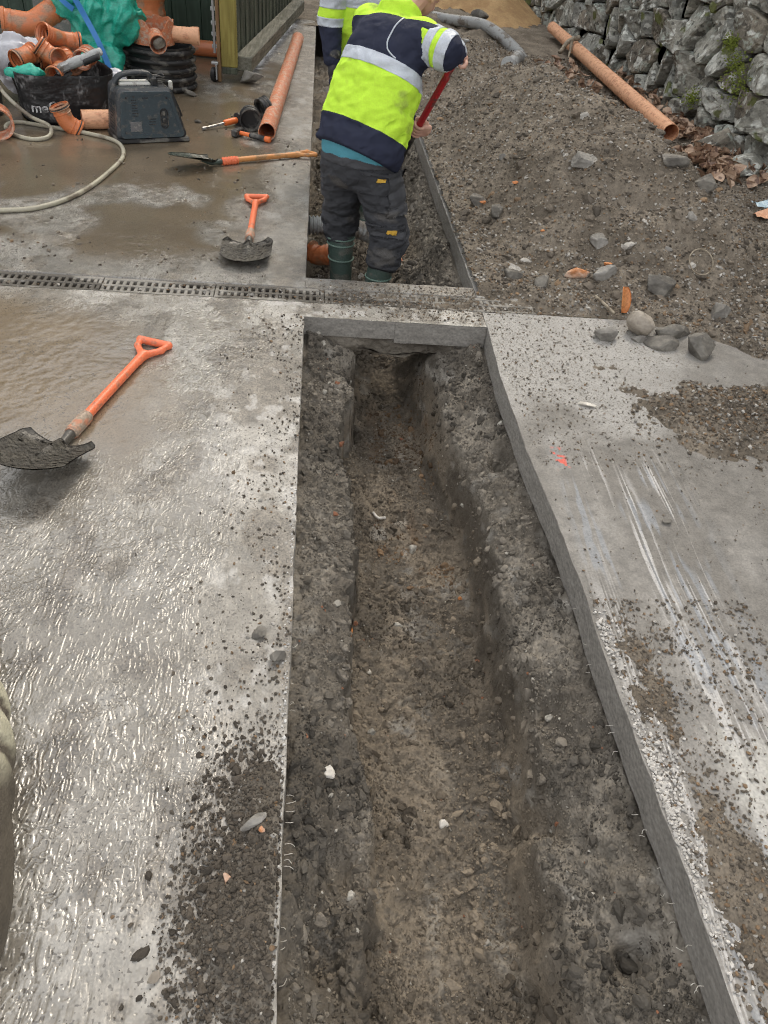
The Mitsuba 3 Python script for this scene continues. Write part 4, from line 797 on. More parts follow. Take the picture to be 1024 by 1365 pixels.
# generator
gk = thing('generator', 'dark grey suitcase generator with carrying handle and slotted side panel', 'generator')
GM = frame([-1.285, 5.44, 0], [.905, .425, 0])
def gp(m, **k): return moved(m, GM)
def prism(poly, y0, y1, inset=0.0, r=.02):
    """trapezoid profile (x, z) pushed from y0 to y1, both ends drawn in by inset"""
    P = Polygon(poly).buffer(-r).buffer(r, resolution=5); pts = []
    for y, s in ((y0, -inset), (y0 + inset, 0), (y1 - inset, 0), (y1, -inset)):
        for x, z in np.array(P.buffer(s, resolution=5).exterior.coords)[:-1]: pts.append([x, y, z])
    return trimesh.convex.convex_hull(A(pts))
prof = [(.0, .02), (.475, .02), (.385, .325), (.035, .325)]
body = mf(prism(prof, .0, .27, .018, .03))
vent_cut = [mf(bx((-.01, .135, .07 + .0175 * q), (.09, .14, .0085))) for q in range(10)]
body = body - m3.Manifold.batch_boolean(vent_cut, m3.OpType.Add)
mat('generator_grey', dirt((.026, .031, .036), (.075, .072, .066), .3, 34), .42)
mat('generator_panel', dirt((.036, .052, .063), (.07, .075, .075), .3, 45), .40)
put('housing', moved(tm(body), GM), 'generator_grey', parent=gk, smooth=30)
put('vent_backing', moved(bx((.06, .135, .155), (.03, .15, .19)), GM), 'black_plastic', parent=gk)
inner = [(.045, .055), (.425, .055), (.350, .290), (.075, .290)]; outer = [(.022, .036), (.452, .036), (.368, .312), (.052, .312)]
ring = m3.CrossSection([A(Polygon(outer).buffer(-.025).buffer(.025, resolution=5).exterior.coords)[:-1][::-1]]) - m3.CrossSection([A(Polygon(inner).buffer(-.02).buffer(.02, resolution=5).exterior.coords)[:-1][::-1]])
def ext(cs, y0, y1):
    """cross-section in (x, z), pushed from y0 to y1"""
    m = tm(m3.Manifold.extrude(cs, y1 - y0)); v = m.vertices.copy(); m.vertices = np.stack([v[:, 0], y0 + (y1 - y0) - v[:, 2], v[:, 1]], 1); m.fix_normals() if False else None; return m
def csp(poly, r):
    c = A(Polygon(poly).buffer(-r).buffer(r, resolution=5).exterior.coords)[:-1]
    if Polygon(c).exterior.is_ccw is False: c = c[::-1]
    return m3.CrossSection([c])
def ccw(c): return c if Polygon(c).exterior.is_ccw else c[::-1]
ring = csp(outer, .025) - csp(inner, .02)
put('panel_rim', moved(ext(ring, -.010, .012), GM), 'generator_panel', parent=gk, smooth=30)
slots = [sbox(.112, .165 + .0155 * q, .150, .172 + .0155 * q) for q in range(7)] + [sbox(.215, .112 + .016 * q, .262, .119 + .016 * q) for q in range(3)] + [sbox(.185, .268, .225, .277)]
rec = Point(.318, .115).buffer(.021).union(Point(.318, .185).buffer(.021)).union(sbox(.297, .115, .339, .185))
face = csp(inner, .02)
for s in slots + [rec]: face = face - m3.CrossSection([ccw(A(s.exterior.coords)[:-1])])
put('side_panel', moved(ext(face, -.004, .004), GM), 'generator_panel', parent=gk, smooth=30)
put('slot_backing', moved(bx((.24, .0045, .17), (.30, .002, .22)), GM), 'black_plastic', parent=gk)
rim = csp(list(rec.buffer(.005).exterior.coords)[:-1], .001) - csp(list(rec.exterior.coords)[:-1], .001)
put('recess_rim', moved(ext(rim, -.009, -.003), GM), 'black_plastic', parent=gk, smooth=30)
put('switch', moved(cat_([bx((.318, -.004, .135), (.022, .012, .03), .003), bx((.318, -.002, .180), (.018, .010, .026), .003)]), GM), 'black_rubber', parent=gk)
put('plate', moved(bx((.128, -.0052, .105), (.075, .0025, .060), .0008), GM), dirtm := mat('rating_plate', dirt((.115, .115, .12), (.18, .17, .16), .5, 60), .5), parent=gk)
for x, z in ((.082, .275), (.130, .280), (.343, .272), (.06, .068), (.405, .068)): put('screw', moved(oriented(trimesh.creation.cylinder(.006, .006, sections=12), [x, -.005, z], [1, 0, 0], [0, -1, 0]), GM), 'black_rubber', parent=gk)
hp = spline([[.035, .135, .285], [.055, .135, .345], [.10, .135, .380], [.18, .135, .392], [.255, .135, .390], [.285, .135, .372], [.300, .135, .32]], 28)
def boxy(p, w, h): 
    t, a, b = frames(p); out = []
    return out
put('handle', moved(cat_([sweep(hp + [0, s, 0], .015, 12) for s in (-.014, .014)]), GM), 'generator_grey', parent=gk, smooth=45)
put('handle_mount', moved(bx((.300, .135, .345), (.045, .09, .055), .010), GM), 'black_plastic', parent=gk)
mat('dull_white', dirt((.50, .50, .47), (.30, .28, .25), .4, 30), .5)
put('top_panel', moved(bx((.175, .15, .330), (.205, .10, .025), .009), GM), 'dull_white', parent=gk)
put('top_cowl', moved(prism([(.30, .30), (.43, .14), (.46, .15), (.40, .30), (.35, .335), (.31, .335)], .03, .26, .015, .012), GM), 'black_plastic', parent=gk, smooth=30)
lo = [sweep(spline([[.33 + .05 * math.cos(a), .15 + .045 * math.sin(a), .345 + .012 * q + .006 * math.sin(3 * a)] for a in np.linspace(0, 6.0, 14)], 30), .006, 8) for q in range(3)]
put('cord', moved(cat_(lo), GM), 'black_rubber', parent=gk, smooth=True)
put('plug', moved(bx((.405, .10, .325), (.025, .03, .055), .006), GM), 'dull_white', parent=gk)
put('base', moved(prism([(-.004, .004), (.482, .004), (.478, .03), (.0, .03)], -.006, .276, .004, .004), GM), 'black_rubber', parent=gk)

# hose
hp = [[-2.15, 3.95, .013], [-1.6, 4.07, .013], [-1.41, 4.18, .013], [-1.28, 4.45, .013], [-1.21, 4.86, .013], [-1.20, 5.18, .013], [-1.30, 5.46, .013], [-1.52, 5.60, .013], [-1.80, 5.68, .013], [-2.00, 5.72, .016], [-2.04, 5.60, .016], [-1.95, 5.44, .014], [-1.80, 5.36, .014], [-1.72, 5.44, .020], [-1.76, 5.60, .040], [-1.90, 5.66, .08], [-2.06, 5.72, .20], [-2.16, 5.85, .34], [-2.26, 6.1, .42], [-2.45, 6.5, .40]]
put('hose', sweep(spline(hp, 170), .0125, 12), 'hose_beige', 'beige rubber hose snaking over the wet concrete to the black trug', 'hose', smooth=True)

# black ribbed riser and the cut chamber on it
rk = thing('ribbed_riser', 'black ribbed plastic manhole riser behind the generator', 'riser'); C = A([-1.285, 7.20, 0])
put('wall', moved(pipe([[0, 0, z] for z in np.linspace(0.005, .315, 12)], .268, .012, 56), frame(C, [1, 0, 0])), 'black_plastic', parent=rk, smooth=40)
for q in range(5):
    z = .03 + .063 * q; t = np.linspace(0, 1, 7); put('rib', moved(pipe(np.c_[t * 0, t * 0, z - .016 + .032 * t], .286 + .010 * np.sin(t * math.pi), .018, 56), frame(C, [1, 0, 0])), 'black_rubber', parent=rk, smooth=40)
ck = thing('chamber_base', 'cut orange inspection chamber with side stubs lying on the black riser', 'chamber'); C = A([-1.30, 7.10, .33])
th = np.linspace(0, 2 * math.pi, 73); hh = []
for a in th: d = abs((math.degrees(a) - 292 + 180) % 360 - 180); hh.append(.165 - .10 * max(0, 1 - d / 34) + .006 * math.sin(a * 9))
def shell(r0, r1, h):
    n = len(th) - 1; v = []
    for r in (r0, r1):
        for z in (0, 1): v += [[r * math.cos(th[i]), r * math.sin(th[i]), (h[i] if z else 0)] for i in range(n)]
    i = np.arange(n); j = (i + 1) % n; q = lambda a, b, c, d: [np.stack([a, b, c], 1), np.stack([a, c, d], 1)]; o0, o1, i0, i1 = i, i + n, i + 2 * n, i + 3 * n; O0, O1, I0, I1 = j, j + n, j + 2 * n, j + 3 * n
    return trimesh.Trimesh(A(v), np.vstack(q(o0, O0, O1, o1) + q(I0, i0, i1, I1) + q(o1, O1, I1, i1) + q(O0, o0, i0, I0)), process=False)
put('wall', moved(shell(.165, .158, hh), frame(C, [1, 0, 0])), 'pipe_dirty', parent=ck, smooth=40)
put('floor', moved(trimesh.creation.cylinder(.160, .012, sections=48), trimesh.transformations.translation_matrix(C + [0, 0, .012])), 'pipe_dirty', parent=ck, smooth=40)
for nm, d, l, r in (('stub', [.30, -1, -.12], .30, .060), ('stub', [1, .05, .0], .36, .058), ('stub', [-1, .1, 0], .23, .056)):
    t = np.linspace(.10, l, 12); put(nm, moved(pipe(np.c_[t, t * 0, t * 0], r + .006 * (t > l - .05), .006, 28), frame(C + [0, 0, .07], d)), 'pipe_dirty' if d[1] < 0 else 'pipe_faded', parent=ck, smooth=40)
put('mud', moved(rock(5, (.10, .10, .02), 2), frame(C + [0, 0, .07] + unit([.30, -1, -.12]) * .285, [1, .3, 0], -unit([.30, -1, -.12]))), 'trench_soil', parent=ck, smooth=True)

# orange fittings
def fitting(label, path, r, o, d, z=(0, 0, 1), ends=(True, True), bsdf='pipe_orange', L=.05, extra=None):
    p, rr = socket_path(path, r, ends, L); kk = thing('pipe_fitting', label, 'pipe fitting', 'orange pipe fittings'); M = frame(o, d, z)
    put('body', moved(pipe(p, rr, .0045, 30), M), bsdf, parent=kk, smooth=35)
    for e, q in zip(ends, (0, -1)):
        if e:
            c = p[q] + unit(p[q - 1 if q else 1] - p[q]) * .013; put('seal', moved(pipe([c, c + unit(p[q - 1 if q else 1] - p[q]) * .007], r + .0065, .0085, 30), M), 'black_rubber', parent=kk)
    if extra is not None:
        p, rr = socket_path(extra, r, (False, True), L); put('branch', moved(pipe(p, rr, .0045, 30), M), bsdf, parent=kk, smooth=35)
st = lambda l: A([[t * l, 0, 0] for t in np.linspace(0, 1, 8)])
fitting('fat glossy orange bend lying highest on the heap of fittings at the left', bend_path(.14, 40, .16, .20), .080, [-2.33, 6.75, .44], [.98, .25, -.1], (0, .6, 1), L=.07)
fitting('orange socket with its mouth towards the camera, leftmost in the trug', st(.17), .0555, [-2.02, 5.96, .335], [.55, .80, .22])
fitting('orange branch fitting above the others, its mouth facing the camera', st(.24), .0560, [-1.90, 6.28, .43], [.92, .42, -.10], extra=[[.12, 0, 0], [.06, -.05, .02], [-.03, -.11, .05]])
fitting('orange bend in the middle of the trug, its mouth facing the camera', bend_path(.07, 60, .05, .06), .0565, [-1.735, 5.98, .365], [-.70, .62, .05], (-.5, -.3, .6))
fitting('orange coupling with a pale dusty rim beside the angle grinder', st(.13), .0555, [-1.60, 6.03, .36], [.15, .95, .12], bsdf='pipe_dirty')
fitting('orange socket lowest in the trug, half sunk behind its rim', st(.14), .0555, [-1.745, 5.83, .285], [.2, .95, .1])
fitting('orange bend standing tilted against the front of the black trug', bend_path(.09, 38, .08, .06), .0560, [-1.685, 5.625, .165], [.30, .10, -.95], (.9, .2, .3), bsdf='pipe_orange')
fitting('short orange pipe piece lying between trug and generator', st(.24), .0600, [-1.575, 5.73, .063], [.93, .34, 0], ends=(False, False), bsdf='pipe_faded')
fitting('orange coupling at the left picture edge, lying on the wet concrete', st(.17), .083, [-1.985, 5.33, .092], [-.35, .90, .0], L=.06, bsdf='pipe_dirty')
for q, (x, y, z, d) in enumerate([(-1.95, 6.12, .31, [.5, .8, .1]), (-1.68, 6.14, .30, [-.6, .7, .2])]): fitting(['orange socket buried at the back left of the trug', 'orange socket buried at the back right of the trug'][q], st(.16), .0555, [x, y, z], d)

# black trug
bk = thing('trug', 'scuffed black rubber trug with white lettering, full of fittings', 'trug')
BM = frame([-1.745, 6.0, 0], [.89, .455, 0])
def trug():
    n, m = 72, 16; v = []
    for r_ in (0, 1):
        for i in range(m):
            t = i / (m - 1)
            for j in range(n):
                a = 2 * math.pi * j / n; c, s = math.cos(a), math.sin(a); k = (abs(c) ** 4 + abs(s) ** 4) ** -.25; hx, hy = (.285 + .035 * t) - .006 * r_, (.185 + .04 * t) - .006 * r_
                w = .016 * meshkit.fbm(A([[c * 2.2 + 3, s * 2.2, t * 2]]), 3, 7)[0] * 2 - .016; v.append([(hx + w) * k * c, (hy + w) * k * s - .01, .008 + t * (.292 + .03 * meshkit.noise(A([[c * 1.5, s * 1.5, 4.]]), 9)[0] - .02 * (s < 0) * (1 - abs(c)))])
    v = A(v); i, j = np.meshgrid(np.arange(m - 1), np.arange(n), indexing='ij'); a = (i * n + j).ravel(); b = (i * n + (j + 1) % n).ravel(); N = m * n
    f = [np.stack([a, b, b + n], 1), np.stack([a, b + n, a + n], 1), np.stack([a, b + n, b], 1) + N, np.stack([a, a + n, b + n], 1) + N]; j = np.arange(n); e = (m - 1) * n; k = (j + 1) % n
    f += [np.stack([e + j, e + k, e + k + N], 1), np.stack([e + j, e + k + N, e + j + N], 1), np.stack([np.full(n - 2, 0), np.arange(2, n), np.arange(1, n - 1)], 1)]
    return trimesh.Trimesh(v, np.vstack(f), process=False)
mat('trug_rubber', lambda p, n, uv: mix(mi.Color3f(.014, .0145, .016), mi.Color3f(.20, .205, .21), smoothstep(.52, .70, fbm(p.x * 16, p.y * 16, p.z * 11, 4)) * smoothstep(.35, .75, fbm(p.x * 70, p.y * 70, p.z * 30, 2)) * .8), .5, lambda p, n, uv: fbm(p.x * 22, p.y * 22, p.z * 30, 3), .012)
put('shell', moved(trug(), BM), 'trug_rubber', parent=bk, smooth=True)
put('rubble', moved(bx((0, 0, .12), (.46, .30, .16), .04), BM), 'trench_soil', parent=bk)
mat('print_white', dirt((.50, .51, .52), (.10, .10, .10), .45, 45), .6)
def on_front(m2, x, z): return moved(m2, BM @ frame([x, -.226, z], [1, .02, 0], [0, -1, .13]))
tx = meshkit.text_mesh('me', .052, .002, True); tx.apply_translation([0, 0, 0]); 
def flat_front(m2, x, z):
    q = m2.copy(); v = q.vertices.copy(); X, Zz = v[:, 0] + x, v[:, 1] + z; t = (Zz - .008) / .3; q.vertices = np.stack([X, -(.185 + .04 * t) * (1 - (X / (.285 + .035 * t)) ** 4) ** .25 - .017 - v[:, 2], Zz], 1); return moved(q, BM)
put('lettering', flat_front(tx, -.262, .085), 'print_white', 'white lettering me printed on the trug', parent=bk)
hx = [A([.032 * math.cos(a), .032 * math.sin(a)]) for a in np.arange(6) * math.pi / 3 + .5]
cs = m3.CrossSection([ccw(A(hx))]) - m3.CrossSection([ccw(A(hx) * .68)]) ; put('emblem', flat_front(tm(m3.Manifold.extrude(cs, .002)), -.120, .125), 'print_white', 'white hexagon emblem printed on the trug', parent=bk)

# angle grinder lying over the rim
ak = thing('angle_grinder', 'grey angle grinder lying over the trug rim', 'grinder'); M = frame([-1.70, 5.86, .335], [.80, .50, .30])
mat('grinder_grey', dirt((.33, .34, .34), (.20, .19, .18), .4, 30), .4)
put('body', moved(sweep([[.05, 0, 0], [.07, 0, 0], [.14, 0, 0], [.16, 0, 0], [.27, 0, .004], [.29, 0, .004]], [.026, .032, .033, .028, .027, .020], 18), M), 'grinder_grey', parent=ak, smooth=40)
put('grip', moved(sweep([[.15, -.018, -.014], [.27, -.016, -.012]], .022, 14), M), 'black_rubber', parent=ak, smooth=40)
put('gear_head', moved(trimesh.convex.convex_hull(np.vstack([bx((.03, 0, 0), (.07, .055, .05), .01).vertices, bx((-.01, 0, -.01), (.05, .045, .05), .012).vertices])), M), 'steel', parent=ak, smooth=30)
put('guard', moved(oriented(trimesh.creation.cylinder(.064, .012, sections=36), [-.005, 0, -.042], [1, 0, 0]), M), 'black_rubber', parent=ak, smooth=40)
put('end_cap', moved(sweep([[.285, 0, .004], [.300, 0, .004], [.305, 0, .004]], [.024, .024, .016], 16), M), 'dull_white', parent=ak, smooth=40)

# sacks
def sack(balls, seed, h=.012, amp=.030, sc=7, k=.06):
    lo = np.min([A(c) - r for c, r in balls], 0) - .12; hi = np.max([A(c) + r for c, r in balls], 0) + .12
    def f(p):
        d = None
        for c, r in balls: e = ellip(p, c, r); d = e if d is None else smin(d, e, k)
        q = p * [sc, sc, sc * .55]; w = np.abs(meshkit.fbm(q + 2 * meshkit.noise(q * .7, seed)[:, None], 3, seed) - .5) * 2; r2 = 1 - np.abs(meshkit.noise(q * 1.7 + 3 * meshkit.noise(p * 5, seed + 2)[:, None], seed + 8) * 2 - 1); return d - amp * 1.6 * (w - .3) - .9 * amp * (r2 - .5) - .35 * amp * (meshkit.noise(p * 23, seed + 5) - .5)
    return nets(f, lo, hi, h)
mat('teal_sheet', lambda p, n, uv: mix((.012, .235, .165), (.035, .40, .30), fbm(p.x * 9, p.y * 9, p.z * 9, 3)) * (.8 + .4 * noise(p.x * 120, p.y * 120, p.z * 120)), .38)
mat('white_sheet', lambda p, n, uv: mix((.36, .37, .42), (.62, .63, .66), fbm(p.x * 11, p.y * 11, p.z * 11, 3)), .35)
tk = thing('teal_sack', 'crumpled teal woven sack with blue straps behind the trug', 'sack')
put('cloth', sack([((-1.70, 6.95, .36), (.17, .17, .34)), ((-1.52, 6.98, .52), (.15, .16, .17)), ((-1.63, 6.78, .20), (.13, .13, .18)), ((-1.86, 6.90, .60), (.15, .13, .13)), ((-1.50, 7.0, .70), (.13, .12, .12))], 3, .0105, .058, 6.5), 'teal_sheet', parent=tk, smooth=True)
mat('blue_strap', (.03, .19, .50), .45)
def ribbon(pts, w, up=(0, -1, .3)):
    p = spline(pts, 24); t, a, b = frames(p); u = np.cross(t, unit(up)); u /= np.linalg.norm(u, axis=1, keepdims=True); nn = unit(up) * .004; v = np.vstack([p - u * w + nn, p + u * w + nn, p + u * w - nn, p - u * w - nn]); n = len(p); f = []
    for i in range(n - 1):
        for s in range(4): a_, b_ = s * n + i, ((s + 1) % 4) * n + i; f += [[a_, b_, b_ + 1], [a_, b_ + 1, a_ + 1]]
    return trimesh.Trimesh(v, A(f), process=False)
mat('blue_strap_two', (.03, .19, .50), .45, two=True)
put('strap', ribbon([[-1.78, 6.70, .66], [-1.70, 6.71, .50], [-1.62, 6.66, .36], [-1.56, 6.62, .22], [-1.53, 6.60, .12]], .020), 'blue_strap_two', parent=tk)
put('strap', ribbon([[-2.0, 6.78, .74], [-1.93, 6.74, .68], [-1.86, 6.74, .60], [-1.80, 6.76, .55]], .018), 'blue_strap_two', parent=tk)
put('teal_scrap', sack([((-1.98, 5.80, .295), (.07, .05, .035)), ((-1.88, 5.80, .31), (.09, .05, .035))], 8, .009, .018, 13, .03), 'teal_sheet', 'scrap of teal sheeting hanging over the left trug rim', 'sheeting', smooth=True)
put('white_sack', sack([((-2.15, 6.42, .22), (.17, .16, .20)), ((-1.95, 6.50, .25), (.15, .12, .16))], 11, .014, .028, 8), 'white_sheet', 'pale plastic sack bulging behind the fittings at the left', 'sack', smooth=True)
put('white_sack', sack([((-1.43, 6.22, .14), (.085, .10, .15)), ((-1.36, 6.18, .06), (.08, .08, .06))], 14, .011, .024, 10), 'white_sheet', 'pale plastic sack squeezed between trug and generator', 'sack', smooth=True)
dk2 = thing('black_bin', 'edge of a black plastic bin at the left picture border', 'bin')
put('body', moved(pipe([[0, 0, z] for z in np.linspace(.004, .36, 8)], np.linspace(.17, .20, 8), .008, 40), frame([-2.33, 5.92, 0], [1, 0, 0])), 'black_plastic', parent=dk2, smooth=40)
put('rim', moved(pipe([[0, 0, .345], [0, 0, .37]], .208, .016, 40), frame([-2.33, 5.92, 0], [1, 0, 0])), 'black_plastic', parent=dk2, smooth=40)
xk = thing('equipment_box', 'grey lidded box standing by the shed behind the orange bend', 'box')
mat('box_grey', dirt((.12, .13, .12), (.2, .19, .17), .3, 20), .5)
put('body', bx((-2.14, 8.1, .30), (.62, .35, .58), .015), 'box_grey', parent=xk); put('lid', bx((-2.14, 8.1, .61), (.66, .39, .05), .012), 'black_plastic', parent=xk)
put('catch', bx((-1.98, 7.915, .55), (.10, .02, .05), .004), 'dull_white', parent=xk)
uk = thing('orange_drum', 'ribbed orange chamber section standing by the green shed', 'chamber')
t = np.linspace(0, 1, 50); put('wall', moved(pipe(np.c_[t * 0, t * 0, .02 + .72 * t], .160 + .006 * (np.sin(t * 40) > .3), .007, 44), frame([-1.53, 8.15, 0], [1, 0, 0])), 'pipe_orange', parent=uk, smooth=40)
put('rim', moved(pipe([[0, 0, .70], [0, 0, .75]], .175, .02, 44), frame([-1.53, 8.15, 0], [1, 0, 0])), 'pipe_orange', parent=uk, smooth=40)

# corrugated hoses, and fittings in the far trench
def corr(pts, r, n, amp=.006, sides=16):
    p = spline(pts, n); s = np.r_[0, np.cumsum(np.linalg.norm(np.diff(p, axis=0), axis=1))]; return sweep(p, r + amp * np.sin(s * 2 * math.pi / .024), sides)
put('corrugated_pipe', corr([[-.02, 4.66, -.16], [.12, 4.68, -.165], [.30, 4.72, -.19], [.42, 4.8, -.26]], .052, 130), 'hose_grey', 'grey corrugated pipe crossing the far trench behind the worker', 'pipe', smooth=True)
hz0 = [[1.15, 12.3], [1.65, 11.5], [2.03, 10.75], [2.30, 10.1], [2.33, 9.65], [2.15, 9.2], [1.90, 8.45], [1.75, 7.85]]
put('corrugated_hose', corr([[x, y, hz1(x, y) + .055] for x, y in hz0], .060, 900, .005), 'hose_grey', 'fat grey corrugated hose curving over the ground behind the heap', 'hose', smooth=True)
p, rr = socket_path(bend_path(.07, 40, .05, .08), .0555, (True, True)); fk = thing('pipe_fitting', 'orange pipe socket in the bottom of the far trench beside the wellingtons', 'pipe fitting', None)
put('body', moved(pipe(p, rr, .0045, 30), frame([-.015, 4.47, -.24], [.72, -.40, -.25])), 'pipe_orange', parent=fk, smooth=35)
put('orange_pipe_end', pipe([[.56, 4.60, -.375], [.64, 5.1, -.38]], .055, .005), 'pipe_dirty', 'orange pipe end half hidden behind the worker in the far trench', 'pipe', smooth=40)
place_stone('clod', 91, 2.22, 12.2, (.22, .2, .18), 'stone_dark', hz, 'dark clod standing on the sand behind the grey hose', sink=.1, cat='clod')
lk = thing('level_box', 'grey metal surveying tool lying behind the hand of the worker', 'tool'); put('case', moved(bx((0, 0, .05), (.24, .06, .06), .008), frame([1.55, 9.6, hz1(1.55, 9.6)], [1, .2, 0])), 'steel', parent=lk); put('foot', moved(bx((.09, 0, .012), (.04, .08, .05), .006), frame([1.55, 9.6, hz1(1.55, 9.6)], [1, .2, 0])), 'black_rubber', parent=lk)
qk = thing('torn_packet', 'torn pale blue and orange packet among leaves at the right picture edge', 'litter'); mat('blue_pale', (.42, .55, .62), .4, two=True); mat('packet_orange', (.62, .33, .2), .5, two=True)
def crumple(o, a, b, seed): g = grid(np.linspace(-a, a, 12), np.linspace(-b, b, 10)); v = g.vertices; v[:, 2] = .05 * fb(v[:, 0], v[:, 1], 0, 9, 3, seed) * 2 + .02 * v[:, 0] / a; g.apply_translation(o); return g
put('packet', crumple([2.98, 4.94, .10], .07, .05, 1), 'blue_pale', parent=qk); put('flap', crumple([2.93, 4.80, .07], .07, .05, 2), 'packet_orange', parent=qk); put('flap', crumple([3.02, 4.70, .06], .06, .05, 5), 'white_sheet', parent=qk)
# striped bundle at the left edge
def bundle():
    p = spline([[-.84, 1.30, .07], [-.78, 1.12, .085], [-.678, .92, .09], [-.612, .72, .09], [-.572, .55, .085], [-.58, .42, .06]], 90); t, a, b = frames(p); n = 40; an = np.arange(n) * 2 * math.pi / n; s = np.linspace(0, 1, 90); v = []
    for i in range(90):
        base = .083 * (1 + .12 * sst(.5, .8, s[i])) * math.sqrt(max(.02, 1 - ((s[i] - .5) / .5) ** 8)); rr = base * (1 + .15 * (1 - sst(.45, .62, s[i])) * np.abs(np.sin(1.0 * an + s[i] * 32)) + .07 * fb(np.cos(an) * .1 + i * .012, np.sin(an) * .1, 0, 20, 3, 6))
        v.append(p[i] + rr[:, None] * (np.cos(an)[:, None] * a[i] + np.sin(an)[:, None] * b[i]))
    m = sweep(p, .05, n, caps=False); m.vertices = np.vstack(v); return m
bm = bundle(); s_ = np.repeat(np.linspace(0, 1, 90), 40); an_ = np.tile(np.arange(40) * 2 * math.pi / 40, 90); st_ = np.abs(np.sin(an_ + s_ * 32)); pale_stripe = sst(.35, .6, st_) * (1 - sst(.40, .52, s_ + .06 * np.sin(an_ * 3)))  # mask of the beige stripes, dark mud between them
col = A([.085, .072, .055]) * (1 - pale_stripe[:, None]) + A([.42, .40, .30]) * pale_stripe[:, None]
col = col * (.7 + .6 * meshkit.fbm(bm.vertices * 30, 3, 4)[:, None])
scene['bundle_cloth'] = {'type': 'bumpmap', 'arbitrary': proc(soil_bump), 'scale': .004, 'bsdf': {'type': 'principled', 'base_color': VC, 'roughness': .7}}
put('bundle', bm, 'bundle_cloth', 'twisted beige bundle caked with dark mud at the left picture edge', 'bundle', smooth=True, color=col)
# ------------------------------------------------------------------ people
def cloth(name, c, sc=26, amp=.25, stain=None, rough=.85):
    def fn(p, n, uv):
        f = fbm(p.x * sc, p.y * sc, p.z * sc, 3); g = noise(p.x * 420, p.y * 420, p.z * 420); k = mi.Color3f(c) * (1 - amp / 2 + amp * f) * (.9 + .2 * g)
        if stain: k = mix(k, mi.Color3f(stain) * (.6 + .8 * g), smoothstep(.60, .76, fbm(p.x * 10 + 3, p.y * 10, p.z * 10, 4)) * .7)
        return k
    return mat(name, fn, rough, lambda p, n, uv: fbm(p.x * 55, p.y * 55, p.z * 55, 3) + 3.5 * fbm(p.x * 13, p.y * 13, p.z * 24, 2), .005, two=True)
cloth('navy_cloth', (.012, .016, .038)); cloth('lime_cloth', (.47, .74, .045), stain=(.24, .32, .06)); cloth('reflective', (.46, .50, .56), rough=.35); cloth('trouser_cloth', (.034, .036, .042), stain=(.085, .08, .075), amp=.5)
cloth('pocket_cloth', (.046, .048, .054), stain=(.10, .095, .09), amp=.5); cloth('teal_shirt', (.07, .26, .33)); cloth('tag_yellow', (.55, .34, .05))
mat('boot_green', dirt((.055, .085, .074), (.11, .115, .10), .4, 18), .45); mat('skin', lambda p, n, uv: mix((.52, .29, .22), (.62, .38, .30), fbm(p.x * 30, p.y * 30, p.z * 30, 3)), .5, two=True)
mat('hair', (.09, .065, .045), .7, two=True); mat('glove_black', dirt((.022, .022, .026), (.14, .13, .12), .4, 30), .6, two=True); mat('shovel_red', dirt((.40, .018, .026), (.16, .05, .045), .3, 20), .4); mat('black_steel', dirt((.014, .014, .015), (.08, .075, .065), .3, 20), .45)

def shellify(m, t):
    """a cloth patch with thickness: closes the open mesh m by its copy moved in by t"""
    m = trimesh.Trimesh(m.vertices, m.faces, process=True); m.merge_vertices(); n = m.vertex_normals; N = len(m.vertices); e = np.sort(m.edges, axis=1); u, inv, c = np.unique(e, axis=0, return_inverse=True, return_counts=True); b = m.edges[c[inv.ravel()] == 1]
    f = [m.faces, m.faces[:, ::-1] + N, np.stack([b[:, 1], b[:, 0], b[:, 0] + N], 1), np.stack([b[:, 1], b[:, 0] + N, b[:, 1] + N], 1)]
    return trimesh.Trimesh(np.vstack([m.vertices, m.vertices - n * t]), np.vstack(f), process=False)
def cut(m, o, n): return trimesh.intersections.slice_mesh_plane(m, n, o)
def slab_of(m, o, ax, a, b):
    ax = unit(ax); m = cut(m, A(o) + ax * a, ax) if a is not None else m; return cut(m, A(o) + ax * b, -ax) if b is not None else m
def raised(m, d): q = trimesh.Trimesh(m.vertices, m.faces, process=True); q.merge_vertices(); q.vertices = q.vertices + q.vertex_normals * d; return q
def patch(m, c, nrm, up, w, h, off=.006, t=.007):
    """a pocket or tag: the cloth within w x h about c, seen along nrm, raised by off"""
    nrm = unit(nrm); u = unit(np.cross(up, nrm)); v = np.cross(nrm, u); q = m
    for ax, s in ((u, w / 2), (v, h / 2)): q = slab_of(q, c, ax, -s, s)
    keep = (q.face_normals @ nrm > -.3) & (np.abs((q.triangles_center - A(c)) @ nrm) < .09); q = trimesh.Trimesh(q.vertices, q.faces[keep], process=True)
    return shellify(raised(q, off), t)
def folds(p, seed, amp, sc=(9, 9, 26)):
    q = p * A(sc, float); w = meshkit.fbm(q + 1.6 * meshkit.noise(p * 8, seed)[:, None], 3, seed) - .5; return amp * (np.abs(w) * 2 - .4)
def hull_limb(pts): 
    out = []
    for (a, ra), (b, rb) in zip(pts[:-1], pts[1:]):
        sa, sb = m3.Manifold.sphere(ra, 14).translate(list(map(float, a))), m3.Manifold.sphere(rb, 14).translate(list(map(float, b))); out.append(m3.Manifold.batch_hull([sa, sb]))
    return out
